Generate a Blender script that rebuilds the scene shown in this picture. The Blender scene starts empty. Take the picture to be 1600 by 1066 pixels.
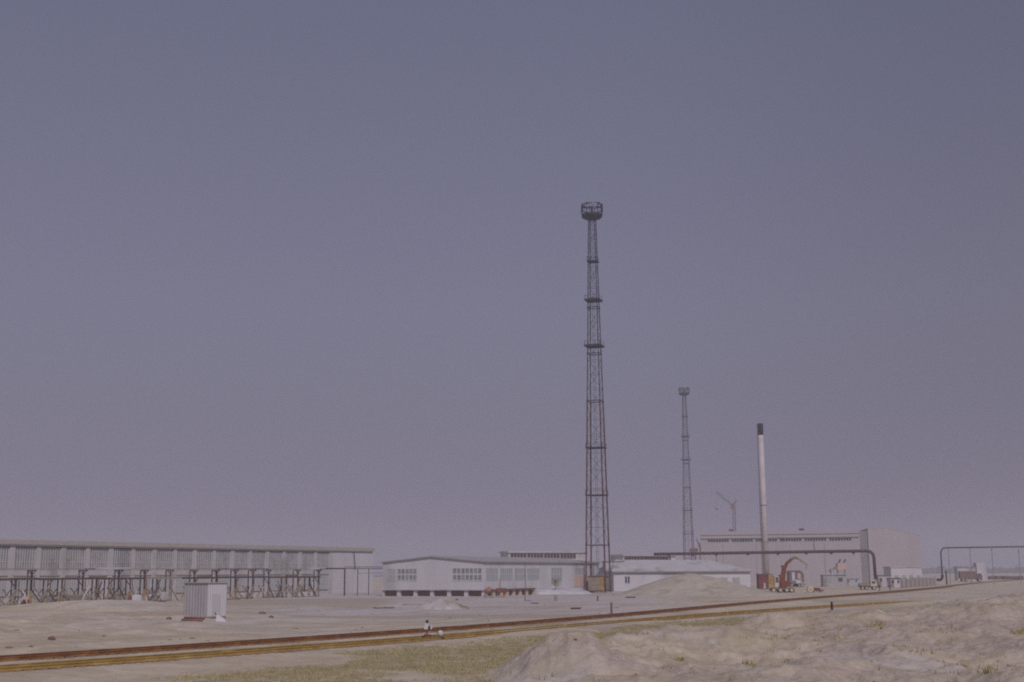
import bpy, bmesh, math, random
import numpy as np
from mathutils import Vector, Matrix
random.seed(7)
PI = math.pi
sc = bpy.context.scene

# ------------------------------------------------------------------ camera
F, CAMH = 2000.0, 4.2                       # focal length in px of a 1600 px wide frame
TH, RO = math.atan(362 / F), math.radians(0.3)
cd = bpy.data.cameras.new("camera"); cam = bpy.data.objects.new("camera", cd)
sc.collection.objects.link(cam); sc.camera = cam
cd.sensor_width = 36; cd.lens = 36 * F / 1600; cd.clip_end = 20000; cd.clip_start = 0.1
cam.location = (0, 0, CAMH)
cam.matrix_world = Matrix.Translation((0, 0, CAMH)) @ Matrix.Rotation(PI / 2 + TH, 4, 'X') @ Matrix.Rotation(-RO, 4, 'Z')
cd.dof.use_dof = True; cd.dof.focus_distance = 14; cd.dof.aperture_fstop = 7

# ------------------------------------------------------------------ world, sun, exposure
SUN_AZ, SUN_EL = math.radians(164), math.radians(43)     # clockwise from +Y
w = bpy.data.worlds.new("World"); sc.world = w; w.use_nodes = True
nt = w.node_tree; nt.nodes.clear()
sky = nt.nodes.new('ShaderNodeTexSky'); sky.sky_type = 'NISHITA'; sky.sun_disc = False
sky.sun_elevation = SUN_EL; sky.sun_rotation = SUN_AZ; sky.dust_density = 4; sky.air_density = 1.5
tc = nt.nodes.new('ShaderNodeTexCoord'); sep = nt.nodes.new('ShaderNodeSeparateXYZ')
ramp = nt.nodes.new('ShaderNodeValToRGB')
e = ramp.color_ramp.elements
e[0].position = 0.0; e[0].color = (0.32, 0.312, 0.475, 1)
e[1].position = 0.5; e[1].color = (0.238, 0.262, 0.425, 1)
k = ramp.color_ramp.elements.new(0.2); k.color = (0.37, 0.352, 0.53, 1)
scl = nt.nodes.new('ShaderNodeVectorMath'); scl.operation = 'SCALE'; scl.inputs[3].default_value = 6.3
mix = nt.nodes.new('ShaderNodeMix'); mix.data_type = 'RGBA'; mix.inputs[0].default_value = 0.9
bg = nt.nodes.new('ShaderNodeBackground'); bg.inputs[1].default_value = 0.1
wo = nt.nodes.new('ShaderNodeOutputWorld')
L = nt.links.new
west = nt.nodes.new('ShaderNodeMapRange'); west.interpolation_type = 'SMOOTHSTEP'      # the hazy sky is a little deeper to the right
west.inputs[1].default_value = .02; west.inputs[2].default_value = .42; west.inputs[3].default_value = 6.3; west.inputs[4].default_value = 4.9
L(tc.outputs['Generated'], sep.inputs[0]); L(sep.outputs[2], ramp.inputs[0]); L(ramp.outputs[0], scl.inputs[0])
L(sep.outputs[0], west.inputs[0]); L(west.outputs[0], scl.inputs[3])
L(sky.outputs[0], mix.inputs[6]); L(scl.outputs[0], mix.inputs[7]); L(mix.outputs[2], bg.inputs[0]); L(bg.outputs[0], wo.inputs[0])
sd = bpy.data.lights.new("sun", 'SUN'); sun = bpy.data.objects.new("sun", sd); sc.collection.objects.link(sun)
sd.energy = 2.85; sd.angle = math.radians(1.5); sd.color = (1.0, 0.895, 0.97)
sv = Vector((math.sin(SUN_AZ) * math.cos(SUN_EL), math.cos(SUN_AZ) * math.cos(SUN_EL), math.sin(SUN_EL)))
sun.rotation_euler = sv.to_track_quat('Z', 'Y').to_euler(); sun.location = (60, -60, 90)
vs = sc.view_settings; vs.view_transform = 'Standard'; vs.look = 'None'; vs.gamma = 1; vs.exposure = -0.43
sc.cycles.volume_bounces = 1; sc.cycles.max_bounces = 6; sc.cycles.volume_max_steps = 64
sc.cycles.filter_width = 1.9
sc.cycles.use_denoising = False

# ------------------------------------------------------------------ helpers
def ray(px, py):
    x, y = px - 800, -(py - 533)
    c, s = math.cos(-RO), math.sin(-RO); x, y = c * x - s * y, s * x + c * y
    return x, F * math.cos(TH) - y * math.sin(TH), F * math.sin(TH) + y * math.cos(TH)
def G(px, py, z=0.0):                        # pixel of the photo -> point of the level z
    d = ray(px, py); t = (z - CAMH) / d[2]; return Vector((d[0] * t, d[1] * t, z))
def P(px, py, Y):                            # pixel -> point at distance Y
    d = ray(px, py); t = Y / d[1]; return Vector((d[0] * t, Y, CAMH + d[2] * t))
def Hh(px, py, Y): return P(px, py, Y).z

class MB:
    def __init__(s): s.v = []; s.f = []; s.sm = False
    def add(s, vs, fs):
        n = len(s.v); s.v += [tuple(v) for v in vs]; s.f += [tuple(i + n for i in f) for f in fs]; return s
    def box(s, x0, y0, z0, x1, y1, z1, M=None):
        vs = [Vector(p) for p in ((x0,y0,z0),(x1,y0,z0),(x1,y1,z0),(x0,y1,z0),(x0,y0,z1),(x1,y0,z1),(x1,y1,z1),(x0,y1,z1))]
        if M: vs = [M @ v for v in vs]
        return s.add(vs, ((3,2,1,0),(4,5,6,7),(0,1,5,4),(1,2,6,5),(2,3,7,6),(3,0,4,7)))
    def bar(s, a, b, w, h=None, up=(0,0,1)):
        a, b = Vector(a), Vector(b); d = b - a; h = h or w
        if d.length < 1e-6: return s
        d.normalize(); u = Vector(up)
        if abs(d.dot(u)) > .98: u = Vector((1,0,0))
        r = d.cross(u).normalized(); u = r.cross(d)
        o = [(-w/2,-h/2),(w/2,-h/2),(w/2,h/2),(-w/2,h/2)]
        vs = [a + r*i + u*j for i, j in o] + [b + r*i + u*j for i, j in o]
        return s.add(vs, ((0,1,2,3),(7,6,5,4),(0,4,5,1),(1,5,6,2),(2,6,7,3),(3,7,4,0)))
    def tube(s, pts, r, n=8, cap=True, r2=None):
        pts = [Vector(p) for p in pts]; rings = []; m = len(pts)
        ref = None
        for i, p in enumerate(pts):
            d = (pts[min(i+1, m-1)] - pts[max(i-1, 0)]).normalized()
            if ref is None:
                ref = Vector((0,0,1)) if abs(d.z) < .9 else Vector((1,0,0))
            a = d.cross(ref).normalized(); b = a.cross(d).normalized(); ref = b
            rr = r if r2 is None else r + (r2 - r) * i / (m - 1)
            rings.append([p + (a*math.cos(2*PI*k/n) + b*math.sin(2*PI*k/n))*rr for k in range(n)])
        vs = [v for g in rings for v in g]; fs = []
        for i in range(m-1):
            for k in range(n):
                fs.append((i*n+k, i*n+(k+1) % n, (i+1)*n+(k+1) % n, (i+1)*n+k))
        if cap: fs += [tuple(range(n))[::-1], tuple((m-1)*n+k for k in range(n))]
        return s.add(vs, fs)
    def prism(s, poly, a, b, M=None):         # polygon in (x,z), extruded along y a..b
        n = len(poly)
        vs = [Vector((x, a, z)) for x, z in poly] + [Vector((x, b, z)) for x, z in poly]
        if M: vs = [M @ v for v in vs]
        return s.add(vs, [tuple(range(n)), tuple(range(2*n-1, n-1, -1))] + [(i, n+i, n+(i+1) % n, (i+1) % n) for i in range(n)])
    def lathe(s, prof, c, n=12, M=None):
        vs = []; c = Vector(c)
        for r, z in prof:
            for k in range(n):
                p = Vector((r*math.cos(2*PI*k/n), r*math.sin(2*PI*k/n), z))
                vs.append(c + (M @ p if M else p))
        fs = [(i*n+k, i*n+(k+1) % n, (i+1)*n+(k+1) % n, (i+1)*n+k) for i in range(len(prof)-1) for k in range(n)]
        fs += [tuple(range(n))[::-1], tuple((len(prof)-1)*n+k for k in range(n))]
        return s.add(vs, fs)
    def mesh(s, name):
        m = bpy.data.meshes.new(name); m.from_pydata(s.v, [], s.f); m.update()
        b = bmesh.new(); b.from_mesh(m); bmesh.ops.recalc_face_normals(b, faces=b.faces); b.to_mesh(m); b.free()
        return m
    def build(s, name, mat, parent=None, smooth=False):
        m = s.mesh(name); m.materials.append(mat)
        if smooth:
            m.shade_smooth() if hasattr(m, 'shade_smooth') else None
        o = bpy.data.objects.new(name, m); sc.collection.objects.link(o)
        if parent: o.parent = parent
        return o
def tag(o, label=None, cat=None, group=None, kind=None):
    if label: o['label'] = label
    if cat: o['category'] = cat
    if group: o['group'] = group
    if kind: o['kind'] = kind
    return o
def thing(name, loc, label, cat, rz=0, group=None):
    o = bpy.data.objects.new(name, None); sc.collection.objects.link(o); o.empty_display_size = .5
    o.location = loc; o.rotation_euler = (0, 0, rz); return tag(o, label, cat, group)
def clone(o, parent=None, **kw):
    c = o.copy(); sc.collection.objects.link(c); c.parent = parent
    for ch in list(o.children): clone(ch, c)
    return c
def basis(origin, ux):                        # local frame: x along ux, y horizontal away, z up
    ux = Vector((ux[0], ux[1], 0)).normalized(); return math.atan2(ux.y, ux.x)

def mat(name, c1, c2=None, rough=.85, scale=1.0, metal=0.0, bump=0.0, detail=6, stretch=(1,1,1), lo=.35, hi=.65, c3=None, s3=.3, spec=.3):
    m = bpy.data.materials.new(name); m.use_nodes = True; t = m.node_tree; N = t.nodes; l = t.links.new
    p = N['Principled BSDF']; p.inputs['Roughness'].default_value = rough; p.inputs['Metallic'].default_value = metal
    p.inputs['Specular IOR Level'].default_value = spec
    p.inputs['Base Color'].default_value = (*c1, 1)
    if c2:
        co = N.new('ShaderNodeTexCoord'); mp = N.new('ShaderNodeMapping'); mp.inputs[3].default_value = stretch
        no = N.new('ShaderNodeTexNoise'); no.inputs['Scale'].default_value = scale; no.inputs['Detail'].default_value = detail
        no.inputs['Roughness'].default_value = .65
        r = N.new('ShaderNodeValToRGB'); r.color_ramp.elements[0].position = lo; r.color_ramp.elements[1].position = hi
        r.color_ramp.elements[0].color = (*c1, 1); r.color_ramp.elements[1].color = (*c2, 1)
        l(co.outputs['Object'], mp.inputs[0]); l(mp.outputs[0], no.inputs[0]); l(no.outputs[0], r.inputs[0])
        out = r.outputs[0]
        if c3:
            n2 = N.new('ShaderNodeTexNoise'); n2.inputs['Scale'].default_value = s3; n2.inputs['Detail'].default_value = 8
            r2 = N.new('ShaderNodeValToRGB'); r2.color_ramp.elements[0].position = .55; r2.color_ramp.elements[1].position = .68
            mx = N.new('ShaderNodeMix'); mx.data_type = 'RGBA'; mx.inputs[7].default_value = (*c3, 1)
            l(mp.outputs[0], n2.inputs[0]); l(n2.outputs[0], r2.inputs[0]); l(r2.outputs[0], mx.inputs[0]); l(out, mx.inputs[6])
            out = mx.outputs[2]
        l(out, p.inputs['Base Color'])
        if bump:
            b = N.new('ShaderNodeBump'); b.inputs['Strength'].default_value = bump; b.inputs['Distance'].default_value = .05
            l(no.outputs[0], b.inputs['Height']); l(b.outputs[0], p.inputs['Normal'])
    return m
M = {}
M['white'] = mat('white_render', (.55,.54,.55), (.49,.48,.49), scale=.25, c3=(.38,.365,.35), s3=.12, stretch=(1,1,.35))
M['panel'] = mat('concrete_panel', (.49,.48,.475), (.42,.41,.40), scale=.5, c3=(.30,.29,.27), s3=.3, stretch=(1,1,.3))
M['pale'] = mat('pale_pink_render', (.42,.39,.39), (.385,.355,.36), scale=.12, stretch=(1,1,.4))
M['fascia'] = mat('weathered_fascia', (.42,.39,.34), (.36,.33,.29), scale=.8, stretch=(1,1,3))
M['dark'] = mat('dark_steel', (.045,.04,.045), (.07,.06,.06), scale=2, rough=.6)
M['towertop'] = mat('blackened_steel', (.018,.014,.026), (.03,.026,.038), scale=1.5, rough=.6)
M['glass'] = mat('factory_glass', (.17,.185,.18), (.30,.315,.30), scale=.9, rough=.25, spec=.5, lo=.4, hi=.6)
M['glassdark'] = mat('dark_window_glass', (.04,.04,.055), (.10,.10,.12), scale=.7, rough=.3, spec=.5)
M['glasspale'] = mat('milky_window_glass', (.35,.38,.37), (.29,.32,.32), scale=.6, rough=.3)
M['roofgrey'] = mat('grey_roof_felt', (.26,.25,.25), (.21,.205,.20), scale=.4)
M['rooflight'] = mat('pale_roof_felt', (.38,.355,.35), (.31,.29,.285), scale=.3)
M['rust'] = mat('rust', (.20,.075,.035), (.11,.05,.035), scale=3, c3=(.27,.12,.05), s3=5)
M['rustdark'] = mat('dark_brown_rust', (.11,.055,.032), (.05,.032,.026), scale=1.2, c3=(.17,.085,.04), s3=2)
M['rusttower'] = mat('rusty_lattice_steel', (.13,.052,.035), (.06,.037,.037), scale=.6, c3=(.20,.08,.035), s3=1.2)
M['rail'] = mat('rusty_rail', (.25,.11,.03), (.16,.065,.024), scale=1.5, c3=(.30,.155,.045), s3=.8)
M['railochre'] = mat('ochre_rusty_rail', (.38,.255,.07), (.28,.175,.045), scale=1.2, c3=(.46,.33,.12), s3=.7)
M['sleeper'] = mat('sandy_concrete_sleeper', (.30,.23,.15), (.20,.145,.09), scale=2.5)
M['ochrewood'] = mat('ochre_timber', (.42,.29,.14), (.28,.18,.09), scale=2)
M['greytimber'] = mat('grey_timber', (.32,.28,.21), (.22,.18,.13), scale=2)
M['redboard'] = mat('red_brown_boards', (.24,.11,.075), (.36,.20,.15), scale=2)
M['orange'] = mat('orange_paint', (.24,.055,.012), (.12,.04,.018), scale=2.5, rough=.5)
M['yellow'] = mat('yellow_ochre_paint', (.24,.19,.08), (.16,.12,.06), scale=2, rough=.5)
M['cream'] = mat('cream_paint', (.60,.52,.38), (.45,.38,.27), scale=2)
M['pinkdoor'] = mat('salmon_boarding', (.56,.40,.34), (.48,.34,.29), scale=1.5, stretch=(1,1,6))
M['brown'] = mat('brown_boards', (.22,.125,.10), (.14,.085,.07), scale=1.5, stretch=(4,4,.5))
M['maroon'] = mat('maroon_paint', (.14,.035,.035), (.20,.07,.06), scale=1.5)
M['bluegrey'] = mat('blue_grey_paint', (.30,.36,.42), (.40,.44,.48), scale=.8)
M['bluepale'] = mat('pale_blue_paint', (.40,.48,.55), (.48,.54,.60), scale=.9)
M['rubber'] = mat('dusty_rubber', (.05,.045,.04), (.13,.11,.09), scale=6)
M['sheet'] = mat('galvanised_sheet', (.38,.37,.37), (.33,.32,.32), scale=1.2, stretch=(1,1,.3), rough=.6)
M['pipe'] = mat('brown_pipe', (.10,.055,.05), (.065,.042,.042), scale=.8, rough=.6)
M['soot'] = mat('soot_black', (.025,.02,.03), (.04,.03,.04), scale=2)
M['stack'] = mat('chimney_concrete', (.54,.49,.48), (.46,.42,.41), scale=.5, c3=(.40,.37,.36), s3=.4)
M['skin'] = mat('skin', (.45,.27,.20)); M['hair'] = mat('dark_hair', (.03,.02,.02))
M['cloth1'] = mat('ochre_work_clothes', (.20,.12,.05), (.14,.08,.04), scale=5); M['cloth2'] = mat('violet_work_jacket', (.10,.07,.13), (.14,.10,.16), scale=5)
M['cloth3'] = mat('grey_trousers', (.20,.18,.17), (.14,.13,.12), scale=5)
M['sandheap'] = mat('heap_sand', (.45,.40,.315), (.38,.335,.26), scale=.7, bump=.5, c3=(.33,.29,.22), s3=.35)
M['rubble'] = mat('pale_rubble', (.48,.455,.44), (.38,.34,.30), scale=1.2, bump=.6, c3=(.24,.165,.10), s3=.5)
M['leaf'] = mat('pale_yellow_leaves', (.42,.40,.24), (.30,.30,.16), scale=4)

# ------------------------------------------------------------------ noise and terrain height
def vnoise(x, y, seed):
    xi = np.floor(x).astype(np.int64); yi = np.floor(y).astype(np.int64); xf = x - xi; yf = y - yi
    def hsh(a, b):
        n = (a * 374761393 + b * 668265263 + seed * 974634777) & 0xffffffff
        n = ((n ^ (n >> 13)) * 1274126177) & 0xffffffff; n ^= n >> 16; return (n & 0xffff) / 65535.0
    u = xf*xf*(3-2*xf); v = yf*yf*(3-2*yf)
    return (hsh(xi,yi)*(1-u)+hsh(xi+1,yi)*u)*(1-v) + (hsh(xi,yi+1)*(1-u)+hsh(xi+1,yi+1)*u)*v
def fbm(x, y, seed, o=4, ridge=False):
    s = 0; a = .5; t = 0
    for i in range(o):
        n = vnoise(x*2**i + 17.3*i, y*2**i - 9.1*i, seed+i)
        if ridge: n = 1 - abs(2*n - 1)
        s = s + a*n; t += a; a *= .5
    return s / t
def sstep(a, b, x):
    t = np.clip((x-a)/(b-a), 0, 1); return t*t*(3-2*t)

def track_fn(nodes, s0, s1, bend=None):
    pts = [G(a, b, .35) for a, b in nodes]
    ys = np.array([p.y for p in pts]); xs = np.array([p.x for p in pts])
    yd = np.arange(-20, 1400, 1.0)
    xd = np.interp(yd, ys, xs)
    xd = np.where(yd < ys[0], xs[0] + (yd-ys[0])*s0, xd); xd = np.where(yd > ys[-1], xs[-1] + (yd-ys[-1])*s1, xd)
    k = np.exp(-.5*(np.arange(-40, 41)/16.)**2); k /= k.sum()
    pad = np.concatenate([xd[0] + s0*np.arange(-40, 0), xd, xd[-1] + s1*np.arange(1, 41)])
    xd = np.convolve(pad, k, 'valid')
    return (lambda y: np.interp(y, yd, xd)), (lambda y: np.interp(y, yd, np.gradient(xd, yd)))
farX, farS = track_fn([(0,1027),(150,1018),(300,1008),(450,999),(600,989),(800,974),(1000,957),(1140,944),(1240,935.5),(1340,928),(1400,923.5),(1470,917),(1520,911),(1600,905)], .72, .49)
nearX, nearS = track_fn([(0,1042),(150,1033),(300,1022),(500,1010),(600,1003),(800,985),(1000,967),(1140,956.5),(1250,948.5),(1340,943),(1480,937)], .78, .75)

def spoil_mask(X, Y):
    dn = (X - nearX(Y)) / np.sqrt(1 + nearS(Y)**2)         # distance to the right of the near track
    a = sstep(3.5, 11, dn)
    left = np.interp(Y, [38, 49, 56, 66, 90, 130], [-3.5, -.9, -1.4, 4.6, 15, 60])
    b = sstep(-.6, 1.8, X - left)
    c = sstep(22, 40, Y) * (1 - sstep(150, 210, Y))
    return a * b * c
def hgt(X, Y):
    X = np.asarray(X, float); Y = np.asarray(Y, float)
    z = (fbm(X/14, Y/14, 3, 4) - .5) * .55
    far = sstep(150, 420, np.hypot(X, Y)); z = z * (1 - .75*far)
    # long low bank left behind the far track
    df = (farX(Y) - X) / np.sqrt(1 + farS(Y)**2)
    bank = sstep(6, 18, df) * (1 - sstep(0, 22, X + 34 - (Y-100)*.05)) * (1 - sstep(105, 150, Y)) * sstep(35, 60, Y)
    z = z + bank * (.75 + 1.7*(fbm(X/6, Y/7, 21, 5) - .5))
    z = z + 1.15*np.exp(-((X+50)/13)**2 - ((Y-157)/8)**2)*(1+.5*(fbm(X/5, Y/5, 210, 4)-.5)) + .5*np.exp(-((X+22)/9)**2 - ((Y-170)/6)**2)
    m = spoil_mask(X, Y)
    rid = fbm(X/6.5, Y/6.5, 40, 5, True); sm = fbm(X/11, Y/11, 55, 3)
    base = np.interp(X, [-5, 0, 10, 25, 60], [.0, .25, .35, .9, 1.3]) * sstep(40, 60, Y)
    z = z*(1-.4*m) + m * (base*.75 + 1.55*(rid-.52) + .8*(sm-.45) + .30*(fbm(X/1.5, Y/1.5, 71, 4, True)-.5) + .17*(fbm(X/.5, Y/.5, 73, 2)-.5))
    # individual tipped heaps
    for hx, hy, hh, rx, ry in ((1.5,53.5,1.35,2.7,3.2),(3.4,52,.55,3.2,3),(6.8,50.5,.3,3,3),(9.6,66,.8,4.2,4),(16,74,.95,5,5),(11,50,.3,4,3),(21,66,.5,6,4),(29,84,1.0,8,6),(40,104,1.1,9,7),(27,60,.3,5,4)):
        r = np.sqrt(((X-hx)/rx)**2 + ((Y-hy)/ry)**2)
        r = r * (1 + .35*(fbm(X/1.8, Y/1.8, 90, 3)-.5))
        z = z + hh*np.clip(1 - r, 0, 1)**.9 * (1 - .18*np.exp(-(r*3)**2))
    # levelled track beds
    for fx, fs in ((farX, farS), (nearX, nearS)):
        dt = abs(X - fx(Y)) / np.sqrt(1 + fs(Y)**2)
        k = 1 - sstep(1.9, 4.6, dt)
        k = k * (Y > 5)
        if fx is nearX: k = k * (1 - sstep(330, 380, Y))
        z = z*(1-k) + (.165 if fx is farX else .165 + .11*sstep(82, 90, Y)*(1-sstep(104, 112, Y)) + .20*sstep(150, 175, Y))*k
    z = z + .05*(fbm(X/.8, Y/.8, 12, 2)-.5)*(1-sstep(90,140,Y))
    # the heap the photographer stands on
    z = z + 2.4*np.exp(-((X)**2 + (Y+1)**2)/90.0)
    # levelled building site
    site = sstep(200, 240, Y); z = z*(1-site*.8)
    return z
def grass_mask(X, Y):
    m = spoil_mask(X, Y)
    dn = (X - nearX(Y)) / np.sqrt(1 + nearS(Y)**2)
    g = sstep(2.0, 4.0, dn) * (1 - sstep(.05, .5, m)) * (1 - sstep(150, 200, Y)) * sstep(20, 30, Y)
    n = fbm(X/5.0, Y/7.0, 33, 4)
    leftfade = .45 + .55*sstep(-22, -8, X)
    right = sstep(-14, -7, X); g = g * sstep(.30-.14*right, .58-.12*right, n) * leftfade * (1 - .75*(1-sstep(4, 11, dn))*(1-right))
    g2 = .5*m * sstep(.54, .70, fbm(X/2.6, Y/2.6, 77, 5))
    g3 = .45*(abs(X-(farX(Y)+nearX(Y))/2) < 1.6) * sstep(.5, .7, fbm(X/4, Y/4, 15, 3)) * (Y > 70)
    return np.clip(np.maximum(np.maximum(g, g2), g3), 0, 1)
def tan_mask(X, Y):
    px = 800 + 2000*X/np.maximum(Y, 1)
    a = sstep(168, 185, Y)*(1-sstep(215, 232, Y))*sstep(325, 350, px)*(1-sstep(590, 640, px))
    b = sstep(112, 122, Y)*(1-sstep(128, 140, Y))*sstep(210, 260, px)*(1-sstep(330, 360, px))*.6
    r = sstep(.54, .68, fbm(X/16, Y/7, 61, 5))*sstep(60, 70, Y)*(1-sstep(330, 420, Y))
    r2 = sstep(.56, .66, fbm(X/5, Y/3, 67, 5))*.6
    u = (X - .55*Y)/1.14; r3 = .8*sstep(.60, .70, fbm(u/1.6, (X*.55+Y)/45, 171, 3))*sstep(.4, .55, fbm(X/30, Y/30, 175, 3))*(Y < 240)*(Y > 60); r2 = np.maximum(r2, r3)
    return np.clip(np.maximum(np.maximum(a, b), np.maximum(r, r2)), 0, 1)
def gravel_mask(X, Y):
    return spoil_mask(X, Y)*sstep(.44, .58, fbm(X/8+3, Y/6, 131, 5))
def white_mask(X, Y):
    px = 800 + 2000*X/np.maximum(Y, 1)
    a = sstep(92, 150, Y) * (1-sstep(300, 360, Y)) * sstep(330, 480, px) * (1-sstep(930, 1120, px)) * .9
    b = sstep(120, 135, Y)*(1-sstep(150,175,Y)) * sstep(330,420,px)*(1-sstep(600,700,px))*.3
    c = spoil_mask(X, Y) * sstep(.60, .75, fbm(X/5, Y/3, 101, 5)) * .55
    d = .5*sstep(80, 100, Y)*sstep(.5, .7, fbm(X/12, Y/12, 8, 3))*(Y < 300)
    return np.clip(np.maximum(np.maximum(a, c), np.maximum(b, d)), 0, 1)

az = np.concatenate([np.linspace(-180, -40, 60)[:-1], np.linspace(-40, -26, 60)[:-1], np.linspace(-26, 26, 860)[:-1], np.linspace(26, 40, 60)[:-1], np.linspace(40, 180, 61)[:-1]])
rr = np.concatenate([np.linspace(.8, 36, 40)[:-1], np.geomspace(36, 420, 620)[:-1], np.geomspace(420, 4500, 66)])
A, R = np.meshgrid(np.radians(az), rr); GX = R*np.sin(A); GY = R*np.cos(A); GZ = hgt(GX, GY)
na, nr = len(az), len(rr)
verts = np.stack([GX.ravel(), GY.ravel(), GZ.ravel()], 1)
verts = np.vstack([verts, [[0, 0, float(hgt(0., 0.))]]])
ii, jj = np.meshgrid(np.arange(nr-1), np.arange(na), indexing='ij'); j2 = (jj+1) % na
quads = np.stack([ii*na+jj, (ii+1)*na+jj, (ii+1)*na+j2, ii*na+j2], -1).reshape(-1, 4)[:, ::-1]
gm = bpy.data.meshes.new('ground')
tri = np.array([[nr*na, j, (j+1) % na] for j in range(na)])[:, ::-1]
nq, ntri = len(quads), len(tri)
gm.vertices.add(len(verts)); gm.vertices.foreach_set('co', verts.ravel())
gm.loops.add(nq*4+ntri*3); gm.loops.foreach_set('vertex_index', np.concatenate([quads.ravel(), tri.ravel()]))
gm.polygons.add(nq+ntri); gm.polygons.foreach_set('loop_start', np.concatenate([np.arange(nq)*4, nq*4+np.arange(ntri)*3]))
gm.polygons.foreach_set('loop_total', np.concatenate([np.full(nq, 4), np.full(ntri, 3)]))
gm.update(calc_edges=True); gm.validate()
for nm, fn in (('grass_cover', grass_mask), ('lime_cover', white_mask), ('spoil_cover', spoil_mask), ('tan_cover', tan_mask), ('gravel_cover', gravel_mask)):
    at = gm.attributes.new(nm, 'FLOAT', 'POINT')
    at.data.foreach_set('value', fn(verts[:,0], verts[:,1]).astype(np.float32))
gm.polygons.foreach_set('use_smooth', np.ones(nq+ntri, bool))
ground = bpy.data.objects.new('ground', gm); sc.collection.objects.link(ground); tag(ground, kind='structure')
m = bpy.data.materials.new('sandy_ground'); m.use_nodes = True; t = m.node_tree; N = t.nodes; l = t.links.new
p = N['Principled BSDF']; p.inputs['Roughness'].default_value = .95; p.inputs['Specular IOR Level'].default_value = .15
co = N.new('ShaderNodeTexCoord')
def noise(scale, detail=8, rough=.65):
    n = N.new('ShaderNodeTexNoise'); n.inputs['Scale'].default_value = scale; n.inputs['Detail'].default_value = detail; n.inputs['Roughness'].default_value = rough
    l(co.outputs['Object'], n.inputs[0]); return n
def ramp2(src, p0, c0, p1, c1):
    r = N.new('ShaderNodeValToRGB'); r.color_ramp.elements[0].position = p0; r.color_ramp.elements[1].position = p1
    r.color_ramp.elements[0].color = (*c0, 1); r.color_ramp.elements[1].color = (*c1, 1); l(src, r.inputs[0]); return r.outputs[0]
def mixc(f, a, b):
    x = N.new('ShaderNodeMix'); x.data_type = 'RGBA'; l(f, x.inputs[0]); l(a, x.inputs[6]); l(b, x.inputs[7]); return x.outputs[2]
def att(nm):
    a = N.new('ShaderNodeAttribute'); a.attribute_name = nm; return a.outputs['Fac']
def mul(a, b, op='MULTIPLY'):
    x = N.new('ShaderNodeMath'); x.operation = op; x.use_clamp = True; l(a, x.inputs[0])
    if isinstance(b, float): x.inputs[1].default_value = b
    else: l(b, x.inputs[1])
    return x.outputs[0]
n1 = noise(.09); n2 = noise(.9); n3 = noise(5, 6)
sand = ramp2(n1.outputs[0], .38, (.56,.49,.365), .62, (.49,.42,.305))
sand2 = ramp2(n2.outputs[0], .40, (.57,.50,.39), .62, (.42,.355,.25))
half = N.new('ShaderNodeValue'); half.outputs[0].default_value = .5
c = mixc(half.outputs[0], sand, sand2)
spoilc = ramp2(noise(.55, 9, .7).outputs[0], .38, (.545,.475,.375), .60, (.38,.315,.22))
c = mixc(mul(att('spoil_cover'), .75), c, spoilc)
lime = ramp2(n2.outputs[0], .42, (.49,.455,.44), .70, (.435,.40,.365))
tan = ramp2(noise(1.3, 9, .75).outputs[0], .38, (.42,.36,.26), .62, (.31,.255,.175))
c = mixc(mul(att('lime_cover'), 1.0), c, lime)
c = mixc(mul(att('tan_cover'), .75), c, tan)
grv = ramp2(noise(3.5, 9, .85).outputs[0], .40, (.49,.43,.37), .60, (.30,.245,.185))
c = mixc(mul(att('gravel_cover'), .7), c, grv)
gr = ramp2(noise(.8, 9, .8).outputs[0], .42, (.27,.245,.12), .62, (.43,.37,.23))
gf = mul(att('grass_cover'), ramp2(noise(.5, 9, .8).outputs[0], .36, (0,0,0), .60, (1,1,1)))
c = mixc(mul(gf, .85), c, gr)
peb = ramp2(noise(7, 3).outputs[0], .66, (0,0,0), .72, (1,1,1))
dk = N.new('ShaderNodeRGB'); dk.outputs[0].default_value = (.16,.11,.07,1)
c = mixc(mul(peb, mul(att('spoil_cover'), .6)), c, dk.outputs[0])
l(c, p.inputs['Base Color'])
b = N.new('ShaderNodeBump'); b.inputs['Strength'].default_value = .9; b.inputs['Distance'].default_value = .2
l(n2.outputs[0], b.inputs['Height']); b2 = N.new('ShaderNodeBump'); b2.inputs['Strength'].default_value = .6; b2.inputs['Distance'].default_value = .05
l(n3.outputs[0], b2.inputs['Height']); l(b.outputs[0], b2.inputs['Normal']); l(b2.outputs[0], p.inputs['Normal'])
gm.materials.append(m)
def gz(x, y): return float(hgt(np.array([x]), np.array([y]))[0])
def onG(px, py):
    z = 0.0
    for _ in range(6): q = G(px, py, z); z = gz(q.x, q.y)
    return Vector((q.x, q.y, z))

# ------------------------------------------------------------------ haze
hz = MB().box(-4700, -4700, -6, 4700, 4700, 100).build('haze', M['white'])
tag(hz, kind='stuff'); hm = bpy.data.materials.new('haze_air'); hm.use_nodes = True
hn = hm.node_tree; hn.nodes.clear(); ho = hn.nodes.new('ShaderNodeOutputMaterial'); hv = hn.nodes.new('ShaderNodeVolumePrincipled')
hv.inputs['Color'].default_value = (.90,.90,1,1); hv.inputs['Density'].default_value = .00064; hv.inputs['Anisotropy'].default_value = .25
hn.links.new(hv.outputs[0], ho.inputs['Volume']); hz.data.materials[0] = hm

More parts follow.
